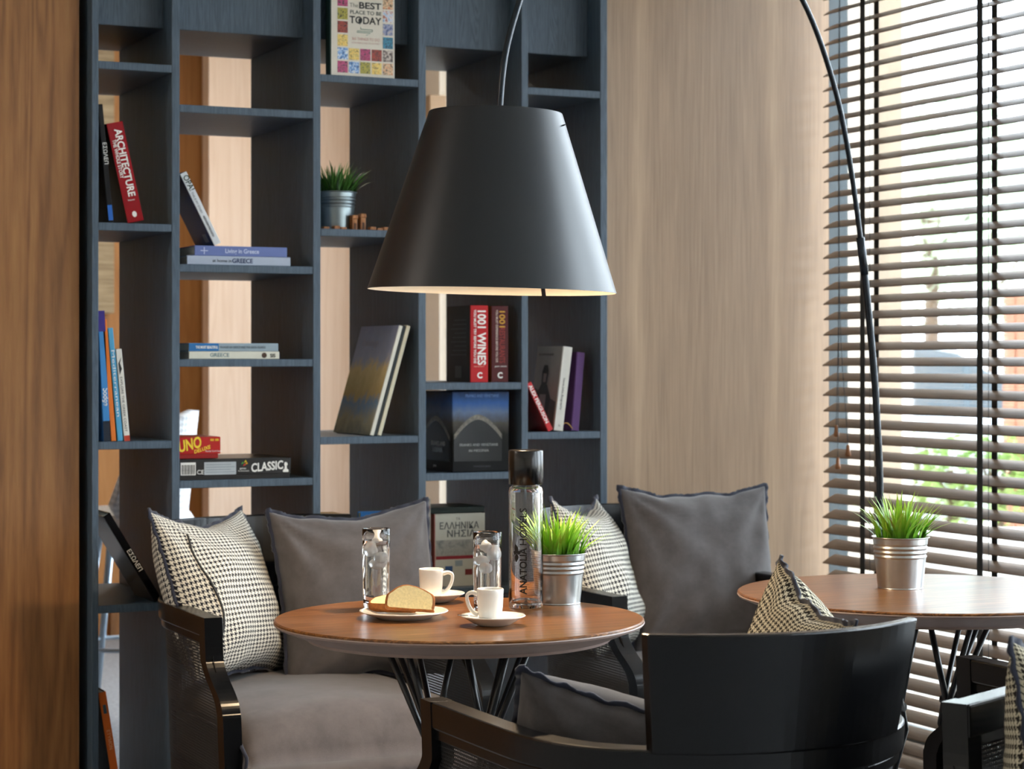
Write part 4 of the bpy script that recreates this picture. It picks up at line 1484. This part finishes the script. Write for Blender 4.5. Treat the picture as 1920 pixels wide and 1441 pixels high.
# ------------------------------------------------------------------ outdoors
struct(obj('ground', bx(3.95, 40, -20, 45, -.25, -.12), 'paving'))
struct(obj('exterior_pier', bx(3.93, 4.13, 5.82, 6.15, -.12, 4.2), 'stone'))
struct(obj('exterior_post', bx(4.20, 4.265, 5.95, 6.02, -.12, 4.2), 'framew'))
def ray(px, Y):
    kx = (px - 960) / 4000
    X = kx * Y
    return (.9063 * X + .4226 * Y, .9063 * Y - .4226 * X)
a_, b_ = (5.35, 7.5), (7.35, 6.3)
def strip(p, q, th, z0, z1):
    p, q = Vector(p), Vector(q)
    d = (q - p).normalized()
    nn = Vector((-d.y, d.x)) * th / 2
    return prism([tuple(p + nn), tuple(q + nn), tuple(q - nn), tuple(p - nn)], 2, z0, z1)
struct(obj('planter_wall', strip((4.4, 8.25), (9.0, 5.1), .25, -.12, .52), 'whitewall'))
def foliage(n, rx, ry, rz, leaf, seed):
    rnd = random.Random(seed)
    bm = bmesh.new()
    for i in range(n):
        while True:
            p = Vector((rnd.uniform(-1, 1), rnd.uniform(-1, 1), rnd.uniform(-1, 1)))
            if .35 < p.length < 1 + .15 * noise.noise(p * 3):
                break
        p = Vector((p.x * rx, p.y * ry, p.z * rz))
        u = Vector((rnd.gauss(0, 1), rnd.gauss(0, 1), rnd.gauss(0, .6))).normalized()
        v = u.cross(Vector((rnd.gauss(0, 1), rnd.gauss(0, 1), rnd.gauss(0, 1)))).normalized()
        L = leaf * rnd.uniform(.6, 1.3)
        bm.faces.new([bm.verts.new(q) for q in (p - u * L, p - v * L * .4, p + u * L, p + v * L * .4)])
    return bm
def shrub(label, loc, rx, ry, rz, n, leaf, seed, m='leaf', trunk=0., group=None, name='shrub', cat='shrub'):
    r = thing(name, label, cat, (loc[0], loc[1], loc[2]), 0, group)
    f = obj('foliage', foliage(n, rx, ry, rz, leaf, seed), m, r, loc=(0, 0, trunk + rz))
    f['kind'] = 'stuff'
    bm = bmesh.new()
    tube([(0, 0, 0), (.02, .01, trunk + rz * .6), (.0, .03, trunk + rz * 1.2)], [.03 + trunk * .03, .02 + trunk * .02, .01], 8, bm)
    for k in range(4):
        aa = k * 1.57 + seed
        tube([(.01, .01, trunk + rz * .4), (rx * .6 * math.cos(aa), ry * .6 * math.sin(aa), trunk + rz * 1.2)], [.015 + trunk * .012, .006], 6, bm)
    obj('branches', bm, 'bark', r)
    return r
for i, (px, Y) in enumerate(((1700, 10.2), (1785, 10.0), (1870, 9.8), (1955, 9.6))):
    x, y = ray(px, Y)
    shrub('clipped green shrub in the planter outside the window', (x, y, .50 - .03), .135, .125, .24 - .03 * (i % 2), 420, .028, 11 + i, group='shrubs in the planter outside')
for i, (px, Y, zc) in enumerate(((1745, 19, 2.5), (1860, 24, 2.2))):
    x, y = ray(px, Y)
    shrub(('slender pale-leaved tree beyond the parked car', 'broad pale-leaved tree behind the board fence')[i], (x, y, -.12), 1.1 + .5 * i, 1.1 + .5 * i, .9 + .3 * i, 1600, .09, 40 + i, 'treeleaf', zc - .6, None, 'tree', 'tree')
# board fence
fp, fq = ray(1882, 11.5), ray(2250, 10.2)
fn = thing('board_fence', 'red-brown upright board fence outside beyond the shrubs', 'fence', (fp[0], fp[1], -.12))
fd = Vector((fq[0] - fp[0], fq[1] - fp[1], 0))
fl = fd.length
fn.rotation_euler = (0, 0, math.atan2(fd.y, fd.x))
b0 = None
for k in range(int(fl / .115)):
    if b0 is None:
        b0 = obj('board', bx(0, .10, -.01, .01, .05, 1.75), 'fence', fn, bevel=.003, segs=1)
        o = b0
    else:
        o = b0.copy()
        COL.objects.link(o)
    o.location = (k * .115, 0, 0)
for z in (.4, 1.4):
    obj('rail', bx(0, fl, .01, .05, z, z + .08), 'fence', fn)
for k in range(3):
    obj('post', bx(k * fl / 2.2, k * fl / 2.2 + .09, .05, .14, 0, 1.7), 'fence', fn)
# parked car: profile along x, nose to +x
cx, cy = ray(1700, 15.5)
car = thing('parked_car', 'silver car parked outside beyond the shrubs', 'car', (cx, cy, -.12), R(-25))
car.rotation_euler = (0, 0, R(-25))
body = [(-2.1, .25), (-2.12, .7), (-2.0, .92), (-1.2, .98), (.62, .98), (1.5, .90), (1.92, .76), (2.0, .55), (1.98, .25)]
obj('body', prism(body, 1, -.85, .85), 'carpaint', car, bevel=.06, segs=3)
cab = [(-1.55, .97), (-1.05, 1.42), (-.2, 1.48), (.25, 1.40), (.95, .97)]
obj('cabin_glass', prism(cab, 1, -.72, .72), 'carglass', car, bevel=.05, segs=3)
obj('roof', prism([(-1.05, 1.41), (-.2, 1.475), (.25, 1.395), (.22, 1.43), (-.2, 1.51), (-1.06, 1.45)], 1, -.70, .70), 'carpaint', car, bevel=.01)
for x in (-1.3, 1.25):
    for s in (-1, 1):
        bm = lathe([(0, -.09), (.2, -.09), (.31, -.08), (.32, 0), (.31, .08), (.2, .09), (0, .09)], 28)
        bm.transform(Matrix.Translation((x, s * .78, .32)) @ Matrix.Rotation(R(90), 4, 'X'))
        obj('wheel', bm, 'rubber', car)
for s in (-1, 1):
    obj('headlamp', bx(1.86, 1.99, s * .6 - .14, s * .6 + .14, .58, .70), 'framew', car, bevel=.02)
